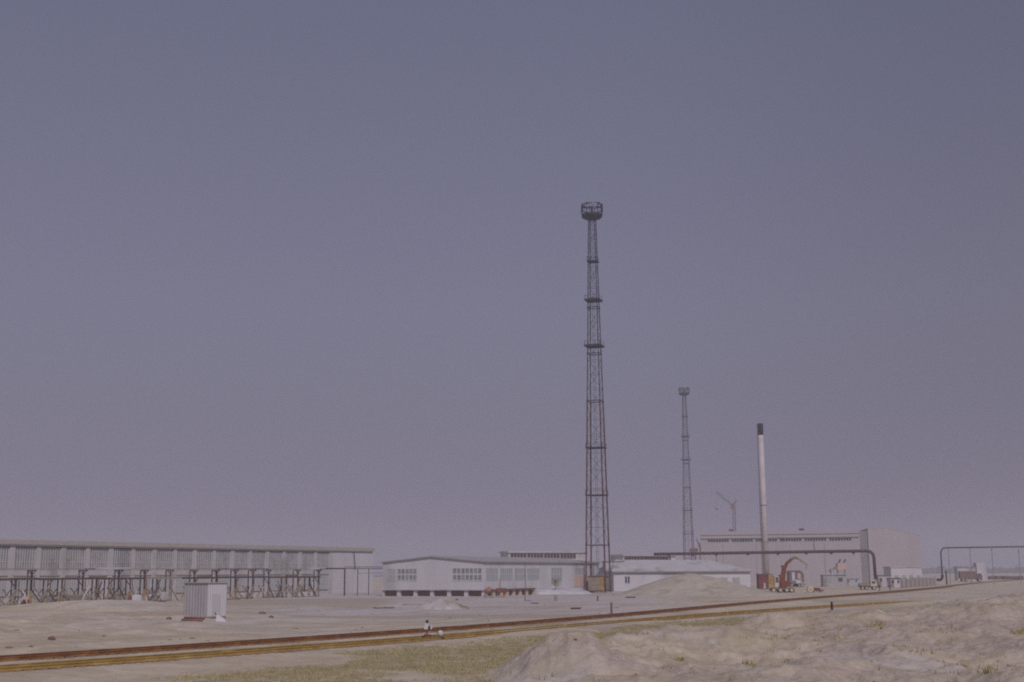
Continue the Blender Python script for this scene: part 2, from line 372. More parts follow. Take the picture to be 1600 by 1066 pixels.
# ------------------------------------------------------------------ grass stuff
rng = np.random.default_rng(5)
def blades(name, n, region, hmin, hmax, matl, maskfn, thr):
    X = rng.uniform(region[0], region[1], n*8); Y = region[2] + (region[3]-region[2])*rng.random(n*8)**1.0
    k = (maskfn(X, Y) > thr*(.5+rng.random(n*8))) & (abs(X)/Y < .5); X = X[k][:n]; Y = Y[k][:n]
    Z = hgt(X, Y); n = len(X); V = []; Fc = []
    for i in range(n):
        h = rng.uniform(hmin, hmax)
        for q in range(5):
            a = rng.uniform(0, 6.28); r = rng.uniform(0, .22); bx = X[i]+r*math.cos(a); by = Y[i]+r*math.sin(a)
            l_ = rng.uniform(-.12, .12, 2); hh = h*rng.uniform(.5, 1); wd = .018 + .02*rng.random(); aa = rng.uniform(0, 3.14)
            j = len(V); dx, dy = wd*math.cos(aa), wd*math.sin(aa)
            V += [(bx-dx, by-dy, Z[i]-.03), (bx+dx, by+dy, Z[i]-.03), (bx+l_[0]*hh*3, by+l_[1]*hh*3, Z[i]+hh)]; Fc.append((j, j+1, j+2))
    me = bpy.data.meshes.new(name); me.from_pydata(V, [], Fc); me.materials.append(matl)
    o = bpy.data.objects.new(name, me); sc.collection.objects.link(o); return o
gmat = mat('dry_grass', (.29,.265,.125), (.42,.35,.19), scale=.7, c3=(.32,.31,.13), s3=1.8)
g = blades('grass', 17000, (-26, 30, 44, 120), .05, .17, gmat, lambda X, Y: grass_mask(X, Y)*(1-.75*sstep(.1,.5,spoil_mask(X, Y))), .42)
tag(g, 'sparse yellow green grass between the tracks and the spoil heaps', 'grass', kind='stuff')

# ------------------------------------------------------------------ railway tracks
def railway(name, fx, fs, y0, y1, mr, label):
    root = thing(name, (fx(y0+20), y0+20, .1), label, 'railway track')
    inv = Matrix.Translation(-root.location)
    ys = np.concatenate([np.arange(y0, 120, 2.0), np.arange(120, y1, 6.0)])
    prof = [(-.07,.0),(.07,.0),(.07,.02),(.012,.045),(.012,.12),(.036,.13),(.036,.17),(-.036,.17),(-.036,.13),(-.012,.12),(-.012,.045),(-.07,.02)]
    for side in (-.75, .75):
        V = []; n = len(prof)
        for y in ys:
            s = float(fs(y)); d = Vector((s, 1, 0)).normalized(); nrm = Vector((d.y, -d.x, 0)); c0 = Vector((float(fx(y)), y, .20))
            for a, b_ in prof: V.append(inv @ (c0 + nrm*(side+a) + Vector((0, 0, b_))))
        Fc = [(i*n+k, i*n+(k+1) % n, (i+1)*n+(k+1) % n, (i+1)*n+k) for i in range(len(ys)-1) for k in range(n)]
        MB().add(V, Fc).build('rail', mr, root)
    sm = MB().prism([(-1.25,0),(1.25,0),(1.25,.13),(1.15,.20),(-1.15,.20),(-1.25,.13)], -.13, .13).mesh('sleeper'); sm.materials.append(M['sleeper'])
    # positions
    L_ = []; y = y0
    while y < min(y1, 330):
        L_.append(y); y += .65/math.sqrt(1+float(fs(y))**2)
    vis = [q for q in L_ if abs(float(fx(q))/q) < .42][:100]; vset = set(vis)
    rest = MB()
    for q in L_:
        d = Vector((float(fs(q)), 1, 0)).normalized(); rz = math.atan2(d.y, d.x) - PI/2 + random.uniform(-.02, .02)
        loc = Vector((float(fx(q)), q, .012 + random.uniform(-.01, .012)))
        if q in vset:
            o = bpy.data.objects.new('sleeper', sm); sc.collection.objects.link(o); o.parent = root
            o.location = loc - root.location; o.rotation_euler = (0, 0, rz)
        else:
            rest.box(-1.25, -.13, 0, 1.25, .13, .18, inv @ Matrix.Translation(loc) @ Matrix.Rotation(rz, 4, 'Z'))
    o = rest.build('sleepers', M['sleeper'], root); tag(o, kind='stuff')
    return root
railway('railway_track', farX, farS, 34, 900, M['rail'], 'reddish brown rusty railway track, the farther of the two, nearer the buildings')
railway('railway_track', nearX, nearS, 34, 330, M['railochre'], 'yellow ochre sandy railway track, the nearer of the two, beside the grass')

# ------------------------------------------------------------------ long glazed hall on the left
def along(A0, A1):
    d = (A1 - A0); d.z = 0; return d.normalized(), d.length
HA = P(0, 899, 208); HB = P(583, 897, 296); HA.z = HB.z = 0
hd, hlen = along(HA, HB)
hall = thing('factory_hall', HB, 'long flat roofed factory hall with rows of tall barred windows behind the scaffold rack', 'factory hall', math.atan2(hd.y, hd.x))
def tpx(px):                                   # parameter (0 at HA) of the facade point seen at column px
    r = (px-800)/2000.0
    return (r*HA.y - HA.x) / (hd.x - r*hd.y)
t0, t1 = tpx(28), tpx(519); bay = (t1-t0)/16
HT = 9.15
x_end = 0.0; x_start = -hlen - bay*5.0; DP = 24.0
bodyx1 = 0.0
MB().box(x_start, .35, 0, bodyx1, DP, HT-.05).build('wall', M['panel'], hall)
# roof slab with overhang and shallow pitch
MB().prism([(0,0),(0,0)] and [(x_start-.5, HT), (bodyx1+.15, HT), (bodyx1+.15, HT+.75), (x_start-.5, HT+.75)], -.3, DP).build('roof', M['fascia'], hall)
MB().box(x_start, -.24, HT-.24, bodyx1-.6, -.06, HT-.002).build('gutter', M['roofgrey'], hall)
pil = MB(); k = 0; px_ = []
i0 = -5
for i in range(i0, 17):
    x = (t0 + i*bay) - hlen; px_.append(x)
pil = MB()
for i, x in enumerate(px_):
    big = (i % 2 == 1)
    wd = .52 if big else .42
    MB().box(x-wd, -.03, 0, x+wd, .345, HT-.29).build('pilaster', M['panel'], hall)
    if i < len(px_)-1:
        x0, x1 = x+.62, px_[i+1]-.62
        for z0, z1 in ((4.9, HT-.5), (.9, 4.1)):
            if z0 < 1 and i % 5 == 3: continue
            f = MB(); f.box(x0, .1, z0, x1, .3, z0+.12); f.box(x0, .1, z1-.12, x1, .3, z1)
            nm_ = 8
            for q in range(nm_+1):
                xx = x0 + (x1-x0)*q/nm_; f.box(xx-.085, .12, z0+.12, xx+.085, .28, z1-.12)
            f.box(x0, .13, z0+(z1-z0)*.36, x1, .27, z0+(z1-z0)*.36+.12)
            wf = f.build('window', M['panel'], hall)
            MB().box(x0, .2, z0+.1, x1, .33, z1-.1).build('pane', M['glass'] if z0 > 4 else M['glasspale'], wf)
        MB().box(x0-.1, -.02, 4.12, x1+.1, .34, 4.88).build('spandrel', M['panel'], hall)
# plain end bays
f = MB(); xs = px_[-1]+.6
MB().box(xs, -.05, 0, (xs-.2)/2-.1, .34, HT-.3).build('end_panel', M['white'], hall)
MB().box((xs-.2)/2+.1, -.05, 0, -.1, .34, HT-.3).build('end_panel', M['white'], hall)
MB().tube([((xs)/2, -.15, HT-.3), (xs/2+.3, -.2, HT-2.6), (xs/2+.5, -.15, 5)], .09).build('downpipe', M['dark'], hall)

# ------------------------------------------------------------------ scaffold rack in front of the hall
RA = G(0, 946); RB = G(600, 929.5); rd, rlen = along(RA, RB); rrz = math.atan2(rd.y, rd.x)
def rpt(px):
    r = (px-800)/2000.0; tt = (r*RA.y - RA.x)/(rd.x - r*rd.y); return RA + rd*tt
posts = [-22, 2, 36, 60, 85, 107, 139, 160, 179, 194, 212, 234, 253, 273, 310, 344, 373, 400, 424, 451, 469, 487, 501]
ordn = ['first','second','third','fourth','fifth','sixth','seventh','eighth','ninth','tenth','eleventh','twelfth','thirteenth','fourteenth','fifteenth','sixteenth','seventeenth','eighteenth','nineteenth','twentieth','twenty-first','twenty-second','twenty-third']
braces = [(-1,1),(1,),(-1,),(1,),(-1,1)]
for i, px in enumerate(posts):
    q = rpt(px); z = gz(q.x, q.y); q.z = z - .05
    tall = px in (2, 60, 139, 194, 234, 273, 310, 344, 373, 400, 424, 469, 501, -22)
    r = thing('scaffold_trestle', q, '%s scaffold trestle from the left, %s' % (ordn[i], 'tall rusty post with a head beam' if tall else 'short rusty post under the lower beam'), 'scaffold trestle', rrz, 'scaffold trestles carrying the beams before the glazed hall')
    ht = (5.0 if tall else 3.62) - z
    wd = random.choice((.13, .16, .19, .23))
    MB().bar((0,0,2.0), (random.uniform(-.05,.05),0,ht), wd).build('post', M['rustdark'] if i % 3 else M['soot'], r)
    low = random.choice((M['ochrewood'], M['greytimber'], M['greytimber']))
    MB().bar((0,0,0), (0,0,2.0), wd+.02).build('post', low, r)
    MB().bar((.5,1.6,0), (.5,1.6,ht), .15).build('rear_post', M['rustdark'] if i % 2 else M['dark'], r)
    MB().bar((.5,1.5,2.4), (-1.4,1.5,.3), .11).build('rear_brace', M['greytimber'], r); MB().bar((-1.2,1.3,2.3), (.9,1.3,.2), .10).build('rear_brace', M['rust'] if i % 3 == 0 else M['ochrewood'], r)
    MB().bar((1.1,.8,0), (1.1,.8,3.5), .09).build('inner_post', M['brown'], r); MB().bar((1.15,.7,2.6), (-.3,.7,.1), .07).build('inner_brace', M['ochrewood'], r)
    MB().box(-.35, -.3, 0, .35, .3, .09).build('base_plate', M['rust'], r)
    if tall:
        MB().box(-.75, -.14, ht-.18, .75, .14, ht).build('head_beam', M['rustdark'] if i % 2 else M['dark'], r)
        MB().bar((-.55,0,ht-.2),(-.04,0,ht-.75),.09).build('knee_brace', M['dark'], r)
        MB().bar((.55,0,ht-.2),(.04,0,ht-.75),.09).build('knee_brace', M['dark'], r)
    for s in braces[i % 5]:
        MB().bar((0,-.12,random.uniform(1.9,2.5)), (s*random.uniform(1.3,2.1),-.12,.06), .15).build('brace', low if i % 3 else M['dark'], r)
    if i % 2 == 0:
        MB().bar((0,.1,2.6), (random.choice((-1,1))*.9,.1,3.5), .10).build('strut', M['dark'], r)
def beam(px0, px1, z, mt, label, sec=(.2,.24), off=0, cat='steel beam', group=None, name='steel_beam'):
    a, b_ = rpt(px0), rpt(px1); n = Vector((-rd.y, rd.x, 0))*off; a = a+n; b_ = b_+n; a.z = b_.z = z
    o = MB().bar((0,0,0), b_-a, sec[0], sec[1]).build(name, mt); o.location = a; tag(o, label, cat, group); return o
lowseg = [(-40,24,'rustdark'),(26,70,'rustdark'),(72,106,'rustdark'),(108,158,'rustdark'),(160,234,'rustdark'),(236,290,'greytimber'),(292,344,'rustdark'),(346,424,'dark'),(426,503,'rustdark')]
for i, (a, b_, mm) in enumerate(lowseg):
    beam(a, b_, 3.62 + (i % 2)*.05, M[mm], '%s %s lower beam from the left across the scaffold trestles' % (ordn[i], {'rustdark':'rusty','dark':'dark','greytimber':'grey'}[mm]), sec=(.34,.30), group='lower beams of the scaffold rack')
    beam(a+3, b_-2, 4.12, M['greytimber'], '%s grey timber guard rail from the left above the lower scaffold beams' % ordn[i], sec=(.08,.10), cat='guard rail', group='guard rails of the scaffold rack', name='guard_rail')
upseg = [(-40,60,'greytimber'),(62,139,'greytimber'),(141,157,'rustdark'),(209,273,'greytimber'),(275,344,'greytimber'),(346,424,'rustdark'),(426,484,'greytimber')]
for i, (a, b_, mm) in enumerate(upseg):
    beam(a, b_, 5.08, M[mm], '%s thin upper %s bar from the left on the scaffold heads' % (ordn[i], 'rusty' if mm == 'rustdark' else 'grey'), sec=(.18,.16), group='upper beams of the scaffold rack')
for i, (a, b_) in enumerate(((160,208),(485,508))):
    beam(a, b_, 5.22, M['white'], ('long' if i == 0 else 'short') + ' white slab lying on top of the scaffold rack', sec=(1.0,.16), cat='slab', name='concrete_slab')
# taller pipe frame at the right end
fr = thing('pipe_frame', rpt(503), 'rusty goalpost pipe frame with thin posts at the right end of the scaffold rack', 'pipe frame', rrz)
def lx(px): return (rpt(px)-fr.location).length
ft = 5.15
for px, wd in ((541,.20),(561,.11),(578,.11)):
    MB().bar((lx(px),0,-.1),(lx(px),0,ft),wd).build('post', M['rustdark'], fr)
MB().bar((lx(602),0,-.1),(lx(602),0,ft),.26).build('post', M['dark'], fr)
MB().bar((0,0,ft),(lx(541),0,ft),.2,.26).build('beam', M['rustdark'], fr)
MB().bar((lx(541),0,ft+.3),(lx(602)+.3,0,ft+.3),.13,.12).build('beam', M['rustdark'], fr)
MB().bar((lx(561),0,ft-.9),(lx(602),0,ft-.85),.09,.1).build('beam', M['greytimber'], fr)
MB().bar((lx(541),0,ft),(lx(602),0,ft-.05),.12,.14).build('beam', M['dark'], fr)

# clutter under the rack
def drum(px, py, s, matl, label, lying=False, name='steel_drum', cat='drum'):
    q = onG(px, py); r_ = .3*s
    Mx = Matrix.Rotation(PI/2, 3, 'Y') if lying else None
    mb = MB().lathe([(r_,0),(r_*1.04,.03),(r_,.06),(r_,.42*s),(r_*1.05,.45*s),(r_,.48*s),(r_,.84*s),(r_*1.04,.87*s),(r_,.9*s)], (0,0,r_ if lying else 0), 14, Mx)
    o = mb.build(name, matl); o.location = q; o.rotation_euler = (0,0,random.uniform(0,2)); return tag(o, label, cat)
drum(33, 945, 1.2, M['rust'], 'dark orange rusty drum lying on the sand under the left end of the rack', True)
drum(46, 936, 1.0, M['orange'], 'bright orange drum standing under the fourth trestle of the rack')
drum(116, 937, 1.0, M['greytimber'], 'grey drum standing near the sixth trestle of the rack')
drum(186, 943, 1.0, M['dark'], 'small black drum lying between planks left of the white sack', True)
def planks(px, py, L_, n, matl, label, rz=0, th=.06, wd=.2, name='plank_stack', cat='plank stack'):
    q = onG(px, py); mb = MB()
    for i in range(n):
        a = random.uniform(-.06,.06); o_ = random.uniform(-.12,.12)
        mb.box(-L_/2+o_, -wd/2-.1*(i % 2), .03+i*th, L_/2+o_, wd/2, .03+(i+1)*th-.012, Matrix.Rotation(a, 4, 'Z'))
    mb.box(-L_/3, -wd, 0, -L_/3+.1, wd, .032); mb.box(L_/3, -wd, 0, L_/3+.1, wd, .032)
    o = mb.build(name, matl); o.location = q; o.rotation_euler = (0, 0, rrz + rz if rz is not None else 0); return tag(o, label, cat)
planks(174, 943, 1.6, 16, M['ochrewood'], 'tall stack of rusty yellow timbers left of the white sack')
planks(112, 945.5, 3.6, 2, M['greytimber'], 'long brown planks lying on the sand before the middle left trestles')
planks(150, 944.5, 3.0, 2, M['brown'], 'dark planks lying before the stack of yellow timbers')
planks(240, 941.5, 5.2, 2, M['brown'], 'long dark plank lying between the white sack and the shed')
planks(48, 928, 1.5, 9, M['ochrewood'], 'ochre stack of boards behind the bright orange drum')
planks(365, 937, 3.4, 2, M['greytimber'], 'flat grey boards lying right behind the corrugated shed')
def box_thing(name, px, py, w_, d_, h_, matl, label, cat, rz=0, sag=.0, Y=None):
    q = onG(px, py) if Y is None else Y
    bm = bmesh.new(); bmesh.ops.create_cube(bm, size=1)
    bmesh.ops.scale(bm, vec=(w_, d_, h_), verts=bm.verts); bmesh.ops.translate(bm, vec=(0,0,h_/2), verts=bm.verts)
    bmesh.ops.bevel(bm, geom=bm.edges[:], offset=min(w_,d_,h_)*.12, segments=2, affect='EDGES')
    for v in bm.verts:
        v.co += Vector((random.uniform(-sag,sag), random.uniform(-sag,sag), random.uniform(-sag,sag)*(v.co.z > .1)))
    me = bpy.data.meshes.new(name); bm.to_mesh(me); bm.free(); me.materials.append(matl)
    o = bpy.data.objects.new(name, me); sc.collection.objects.link(o); o.location = q; o.rotation_euler = (0,0,rz); return tag(o, label, cat)
box_thing('bulk_sack', 213, 944.5, 1.25, 1.1, 1.35, M['white'], 'white bulk sack standing on the sand under the rack left of the shed', 'sack', .3, .05)
box_thing('bulk_sack', 15, 938, 1.7, 1.3, .9, M['sheet'], 'wide pale grey sack under the far left trestles', 'sack', .5, .08)
# upright rusty sheet
s_ = MB().prism([(-.3,0),(.3,0),(.25,1.3),(-.1,1.45),(-.3,1.2)], -.04, .04).build('rusty_plate', M['orange']); s_.location = onG(203, 946); s_.rotation_euler = (-.15,0,.5)
tag(s_, 'upright orange rusty plate leaning beside the white sack', 'steel plate')
# timber props and low formwork under the rack
for i, px in enumerate((8, 22, 48, 72, 96, 100, 121, 130, 146, 152, 166, 203, 224, 243, 262, 282, 325, 352, 364, 384, 392, 408, 417, 433, 442, 460, 478, 492)):
    q = rpt(px); q.z = gz(q.x, q.y); q = q + Vector((rd.y, -rd.x, 0))*random.uniform(-.2, 1.3)
    r = thing('timber_prop', q, '%s raking timber prop standing under the scaffold rack' % ('Twenty-' + ordn[i-20] if i > 22 else ordn[i]).lower() + ' counted from the left', 'timber prop', rrz, 'raking timber props under the scaffold rack')
    mt_ = (M['ochrewood'], M['greytimber'], M['white'], M['greytimber'], M['dark'])[i % 5]; s = (-1, 1)[i % 2]; h_ = random.uniform(1.5, 3.3)
    MB().bar((0,0,0), (s*random.uniform(.5,1.8),.3,h_), random.uniform(.08,.15)).build('prop', mt_, r)
    MB().bar((s*1.5,0,0), (s*.2,.25,h_*.7), .08).build('strut', mt_, r)
    MB().box(-.3,-.18,0,.3,.18,.07).build('sole_board', M['brown'], r)
for i, (px, w_, h_, mm, lab) in enumerate(((88,2.6,1.0,'panel','pale slab stack standing under the left part of the rack'),(128,3.6,1.25,'greytimber','weathered formwork box behind the long brown planks'),(148,2.2,1.0,'panel','pale block between the formwork box and the yellow timbers'),(250,3.4,1.1,'white','white slab stack under the rack left of the shed'),(268,2.0,1.4,'panel','grey white slab stack right beside the corrugated shed'),(395,3.8,.9,'white','low white slab stack right of the shed under the rack'),(440,3.2,1.1,'panel','pale slab stack under the right part of the rack'),(480,2.6,.9,'white','low white slabs near the right end of the rack'),(63,1.6,1.2,'cream','cream crate behind the ochre boards'))):
    q = rpt(px) + Vector((-rd.y, rd.x, 0))*.9; q.z = gz(q.x, q.y)
    box_thing('slab_stack', 0, 0, w_, 1.2, h_, M[mm], lab, 'slab stack', rrz + random.uniform(-.1,.1), .06, Y=q)
# tyres
for i, (px, py, lab) in enumerate(((116,936,'upright black tyre against the grey drum'), (167,942,'small tyre leaning left of the yellow timbers'), (78,938,'tyre standing under the fifth trestle'))):
    q = onG(px+2, py+1.5); mb = MB(); pts = [(.32*math.cos(a),0,.42+.32*math.sin(a)) for a in np.linspace(0, 2*PI, 17)]
    mb.tube(pts, .1, 8, cap=False); o = mb.build('tyre', M['rubber']); o.location = q; o.rotation_euler = (.1,0,.4*i); tag(o, lab, 'tyre')

# ------------------------------------------------------------------ corrugated shed
q = onG(322.5, 969.5); shed = thing('shed', q, 'pale corrugated sheet metal shed with a flat roof, standing alone on the sand', 'shed', math.radians(52))
def corr(p0, p1, z0, z1a, z1b, n, amp):
    mb = MB(); p0 = Vector(p0); p1 = Vector(p1); d = p1-p0; nrm = Vector((d.y,-d.x,0)).normalized(); V = []
    for i in range(n*4+1):
        t_ = i/(n*4); o_ = amp*[1,1,-1,-1][i % 4]; b_ = p0 + d*t_ + nrm*o_
        V += [b_+Vector((0,0,z0)), b_+Vector((0,0,z1a+(z1b-z1a)*t_)), b_-nrm*.05+Vector((0,0,z0)), b_-nrm*.05+Vector((0,0,z1a+(z1b-z1a)*t_))]
    Fc = []
    for i in range(n*4):
        a = i*4; c_ = a+4; Fc += [(a,c_,c_+1,a+1),(a+2,a+3,c_+3,c_+2),(a+1,c_+1,c_+3,a+3),(a,a+2,c_+2,c_)]
    return mb.add(V, Fc)
S1, S2, SH = 3.2, 2.15, 3.05     # local: corner at 0, left wall along +y, right wall along +x
corr((0,S1,0),(0,0,0),.02,SH,SH,8,.028).build('corrugated_wall', M['sheet'], shed)
w2 = corr((0,0,0),(S2,0,0),.02,SH,SH,9,.012).build('smooth_wall', M['white'], shed)
corr((S2,0,0),(S2,S1,0),.02,SH,SH,8,.045).build('corrugated_wall', M['sheet'], shed)
corr((S2,S1,0),(0,S1,0),.02,SH,SH,8,.045).build('corrugated_wall', M['sheet'], shed)
MB().box(S2*.3,-.035,.05,S2*.3+.85,-.008,2.1).build('door', M['panel'], shed)
MB().box(-.02,-.045,.0,S2,-.016,.14).build('sill_board', M['greytimber'], shed)
MB().box(-.12,-.12,SH,S2+.12,S1+.12,SH+.07).build('roof', M['sheet'], shed)
o = planks(302, 971.5, 1.7, 4, M['redboard'], 'red brown boards stacked against the foot of the corrugated shed', rz=None, th=.09, wd=.35); o.rotation_euler = (0,.03,-.12)
a, b_ = onG(344.5, 971), P(335.5, 957, onG(344.5, 971).y+.4)
o = MB().bar((0,0,0), b_-a, .07).build('pole', M['brown']); o.location = a; tag(o, 'short dark pole leaning against the right wall of the corrugated shed', 'pole')
o = MB().prism([(0,0),(.95,0),(.75,.35),(.15,.72)], 0, .03).build('metal_sheet', M['white']); o.location = onG(337, 969.5); o.rotation_euler = (-.35,0,.55); tag(o, 'pale bent metal sheet leaning at the right foot of the shed', 'metal sheet')

# ------------------------------------------------------------------ low white building in the centre
U = Vector((.46,.888,0)).normalized(); Vv = Vector((-U.y, U.x, 0))
C0 = P(755, 900, 235); C0.z = 0
brz = math.atan2(U.y, U.x) - PI/2                       # local +y runs along the side wall, local -x across the gable
low = thing('low_building', C0, 'long low white gabled building with a row of dark openings along its foot', 'building', brz)
GW, SL, EV, RG, BZ = 21.6, 52.0, 6.15, 7.15, 1.15
# plinth
MB().prism([(-GW,BZ),(0,BZ),(0,EV),(-GW*.5,RG),(-GW,EV)], 0, SL).build('wall', M['white'], low)
roof = MB()
e1 = .32
roof.prism([(-GW-.4,EV-.02),(-GW*.5,RG+.0),(.4,EV-.02),(.4,EV+.18),(-GW*.5,RG+.22),(-GW-.4,EV+.18)], -.35, SL+.3)
roof.build('roof', M['rooflight'], low)
def window(par, x0, x1, z0, z1, nx, nz, face, depth, fm, gm_, name='window', bw=.09):
    """face 'g' : gable plane y=0 ; 's' : side plane x=0 (runs along y)"""
    f_ = MB(); g_ = MB()
    def bx(mb, a0, a1, c0, c1, o0, o1):
        if face == 'g': mb.box(a0, o0, c0, a1, o1, c1)
        else: mb.box(-o1, a0, c0, -o0, a1, c1)
    bx(f_, x0-bw, x1+bw, z0-bw, z0, -.06, .02); bx(f_, x0-bw, x1+bw, z1, z1+bw, -.06, .02)
    for i in range(nx+1):
        xx = x0+(x1-x0)*i/nx; bx(f_, xx-bw/2, xx+bw/2, z0, z1, -.05, .02)
    for j in range(1, nz):
        zz = z0+(z1-z0)*j/nz
        for i in range(nx): bx(f_, x0+(x1-x0)*i/nx+bw/2, x0+(x1-x0)*(i+1)/nx-bw/2, zz-bw*.7, zz+bw*.7, -.045, .02)
    o = f_.build(name, fm, par)
    bx(g_, x0, x1, z0, z1, -.02, .015); g_.build('pane', gm_, o); return o
def gx(px):   # gable local x from photo column
    r = (px-800)/2000.; n = -Vv; t_ = (r*C0.y - C0.x)/(Vv.x - r*Vv.y); return -t_
def sy(px):
    r = (px-800)/2000.; return (r*C0.y - C0.x)/(U.x - r*U.y)
window(low, gx(622), gx(652), 2.95, 4.95, 5, 2, 'g', .1, M['white'], M['glass'], bw=.16)
window(low, gx(607), gx(619), 2.95, 4.95, 3, 2, 'g', .1, M['white'], M['glasspale'], bw=.14)
window(low, gx(707), gx(752), 2.9, 5.0, 7, 2, 'g', .1, M['white'], M['glass'], bw=.17)
for a, b_, n_, mt in ((758,776,3,'glasspale'),(780,799,3,'glasspale'),(802,819,3,'glass'),(821,840,3,'glasspale')):
    window(low, sy(a), sy(b_), 2.9, 4.95, n_*2, 2, 's', .1, M['white'], M['glasspale'], bw=.08)
window(low, sy(858), sy(875), 2.6, 5.1, 4, 2, 's', .1, M['white'], M['glasspale'], bw=.08)
MB().box(-.02, sy(894), 1.3, .06, sy(911), 3.7).build('door', M['pinkdoor'], low)
window(low, sy(895), sy(910), 3.8, 5.0, 3, 1, 's', .1, M['white'], M['glasspale'], bw=.08)
# crawl space openings: piers under the gable, dark recess behind
pr = MB()
xs = np.linspace(-GW, 0, 7)
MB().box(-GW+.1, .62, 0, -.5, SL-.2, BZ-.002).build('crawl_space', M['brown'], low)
for i, x in enumerate(xs):
    MB().box(x-(.0 if i == 0 else .38), 0.02, -.3, x+(.38 if i < 6 else 0.0), .60, BZ-.003).build('pier', M['white'], low)
ysd = [sy(x_) for x_ in (757, 769, 781, 790, 800, 810, 820, 831)]
for y_ in ysd:
    MB().box(-.49, y_, -.3, -.02, y_+.9, BZ-.003).build('pier', M['cream'], low)
MB().box(-.48, ysd[-1]+1.2, -.3, -.03, SL, BZ-.003).build('plinth', M['white'], low)
MB().box(-GW+.0, -.3, BZ-.06, .3, -.002, BZ+.12).build('ledge', M['panel'], low)
MB().box(.002, 0, BZ-.1, .3, sy(832), BZ+.1).build('ledge', M['rust'], low)
for px in (779, 818):
    MB().tube([(.12, sy(px), .2), (.12, sy(px), 5.9 if px > 800 else 3.2)], .07).build('downpipe', M['greytimber'], low)
# ramp of white fill against the far part of the side wall
def heap(name, px, py, Yc, rx, ry, h, mt, label, cat, seed, peak=.0, p_=1.0, n=56, amp=.12, rz=0):
    q = P(px, py, Yc); q.z = 0
    V = []; Fc = []
    for i in range(n+1):
        for j in range(n+1):
            u, v = i/n*2-1, j/n*2-1; V.append((u*rx*1.05, v*ry*1.05, 0))
    V = np.array(V); r = np.sqrt((V[:,0]/rx)**2+(V[:,1]/ry)**2); r = r*(1+.5*(fbm(V[:,0]/rx*2+9, V[:,1]/ry*2, seed, 3)-.5))
    sk = np.where(V[:,0] < peak*rx, (peak*rx-V[:,0])/(rx*(1+peak)), (V[:,0]-peak*rx)/(rx*(1-peak)))
    r = np.sqrt(sk**2+(V[:,1]/ry)**2)*(1+.35*(fbm(V[:,0]/rx*3+9, V[:,1]/ry*3, seed, 4)-.5))
    z = h*np.clip(1-r, 0, 1)**p_ * (1-.12*np.exp(-(r*4)**2)) + amp*h*(fbm(V[:,0]*1.0, V[:,1]*1.0, seed+5, 3)-.5)*np.clip(1.1-r, 0, 1) - .15*np.clip(r-.9,0,1)*10
    V[:,2] = z
    for i in range(n):
        for j in range(n):
            a = i*(n+1)+j; Fc.append((a, a+n+1, a+n+2, a+1))
    me = bpy.data.meshes.new(name); me.from_pydata(V.tolist(), [], Fc); me.polygons.foreach_set('use_smooth', [True]*len(Fc)); me.materials.append(mt)
    o = bpy.data.objects.new(name, me); sc.collection.objects.link(o); o.location = q; o.rotation_euler = (0,0,rz); return tag(o, label, cat)
heap('lime_heap', 868, 925, 262, 7.5, 9, 1.7, M['white'], 'flat white heap of fill between the low white building and the track', 'heap', 11, .1, .8)
heap('sand_heap', 1090, 925, 244, 15.5, 13, 4.55, M['sandheap'], 'large pale conical sand heap in front of the white gabled store', 'sand heap', 17, -.10, 1.12)
heap('sand_heap', 1165, 925, 236, 8, 6, 1.8, M['sandheap'], 'lower sand heap to the right of the big conical heap', 'sand heap', 19, -.2, 1.0)
heap('rubble_heap', 690, 949, 158, 3.2, 3.4, 1.5, M['rubble'], 'pale rubble heap with brown clods before the low white building', 'rubble heap', 23, .1, .9, amp=.3)
heap('rubble_heap', 630, 948, 165, 5.0, 3, .5, M['rubble'], 'flat brown and white rubble left of the taller rubble heap', 'rubble heap', 29, .0, .8, amp=.4)
# shrub
q = G(868, 918); q = P(868, 914, 256); q.z = 1.2
sh = thing('shrub', q, 'small pale yellow shrub in front of the low white building window', 'shrub')
MB().tube([(0,0,-.4),(.1,0,.5),(.05,.1,1.2)], .06, 6, r2=.03).build('stem', M['brown'], sh)
lv = MB()
for i in range(420):
    v = Vector((random.gauss(0,.42), random.gauss(0,.42), 1.15+random.gauss(0,.42)))
    a = Vector((random.uniform(-1,1),random.uniform(-1,1),random.uniform(-1,1))).normalized()*.11; b_ = a.cross(Vector((.3,.5,.8))).normalized()*.07
    lv.add([v-a, v+b_, v+a, v-b_], [(0,1,2,3)])
lv.build('foliage', M['leaf'], sh)
# orange machine before the crawl space
def wheel(par, x, y, r, wd, mt=None, name='wheel'):
    mb = MB(); mb.lathe([(r*.6,-wd/2),(r*.93,-wd/2),(r,-wd/2+.05),(r,wd/2-.05),(r*.93,wd/2),(r*.6,wd/2)], (x,y,r), 14, Matrix.Rotation(PI/2,3,'X'))
    o = mb.build(name, mt or M['rubber'], par)
    MB().lathe([(r*.58,-wd/2-.02),(r*.58,wd/2+.02)], (x,y,r), 10, Matrix.Rotation(PI/2,3,'X')).build('rim', M['cream'], o); return o
q = onG(763, 934); mx = thing('concrete_mixer', q, 'orange concrete mixer standing at the foot of the low white building', 'concrete mixer', .2); mx.scale = (.8,.8,.8)
MB().lathe([(.25,-.75),(.62,-.3),(.68,.1),(.45,.6),(.28,.75)], (0,0,1.5), 14, Matrix.Rotation(.7,3,'Y')).build('drum', M['redboard'], mx)
fb = MB(); fb.bar((-.8,-.4,.4),(0,-.4,1.4),.12); fb.bar((.8,-.4,.4),(0,-.4,1.4),.12); fb.bar((-.8,.4,.4),(0,.4,1.4),.12); fb.bar((.8,.4,.4),(0,.4,1.4),.12); fb.bar((-1,0,.4),(1,0,.4),.9,.12)
fb.build('frame', M['rust'], mx); wheel(mx,-.7,-.5,.32,.16); wheel(mx,.7,-.5,.32,.16)
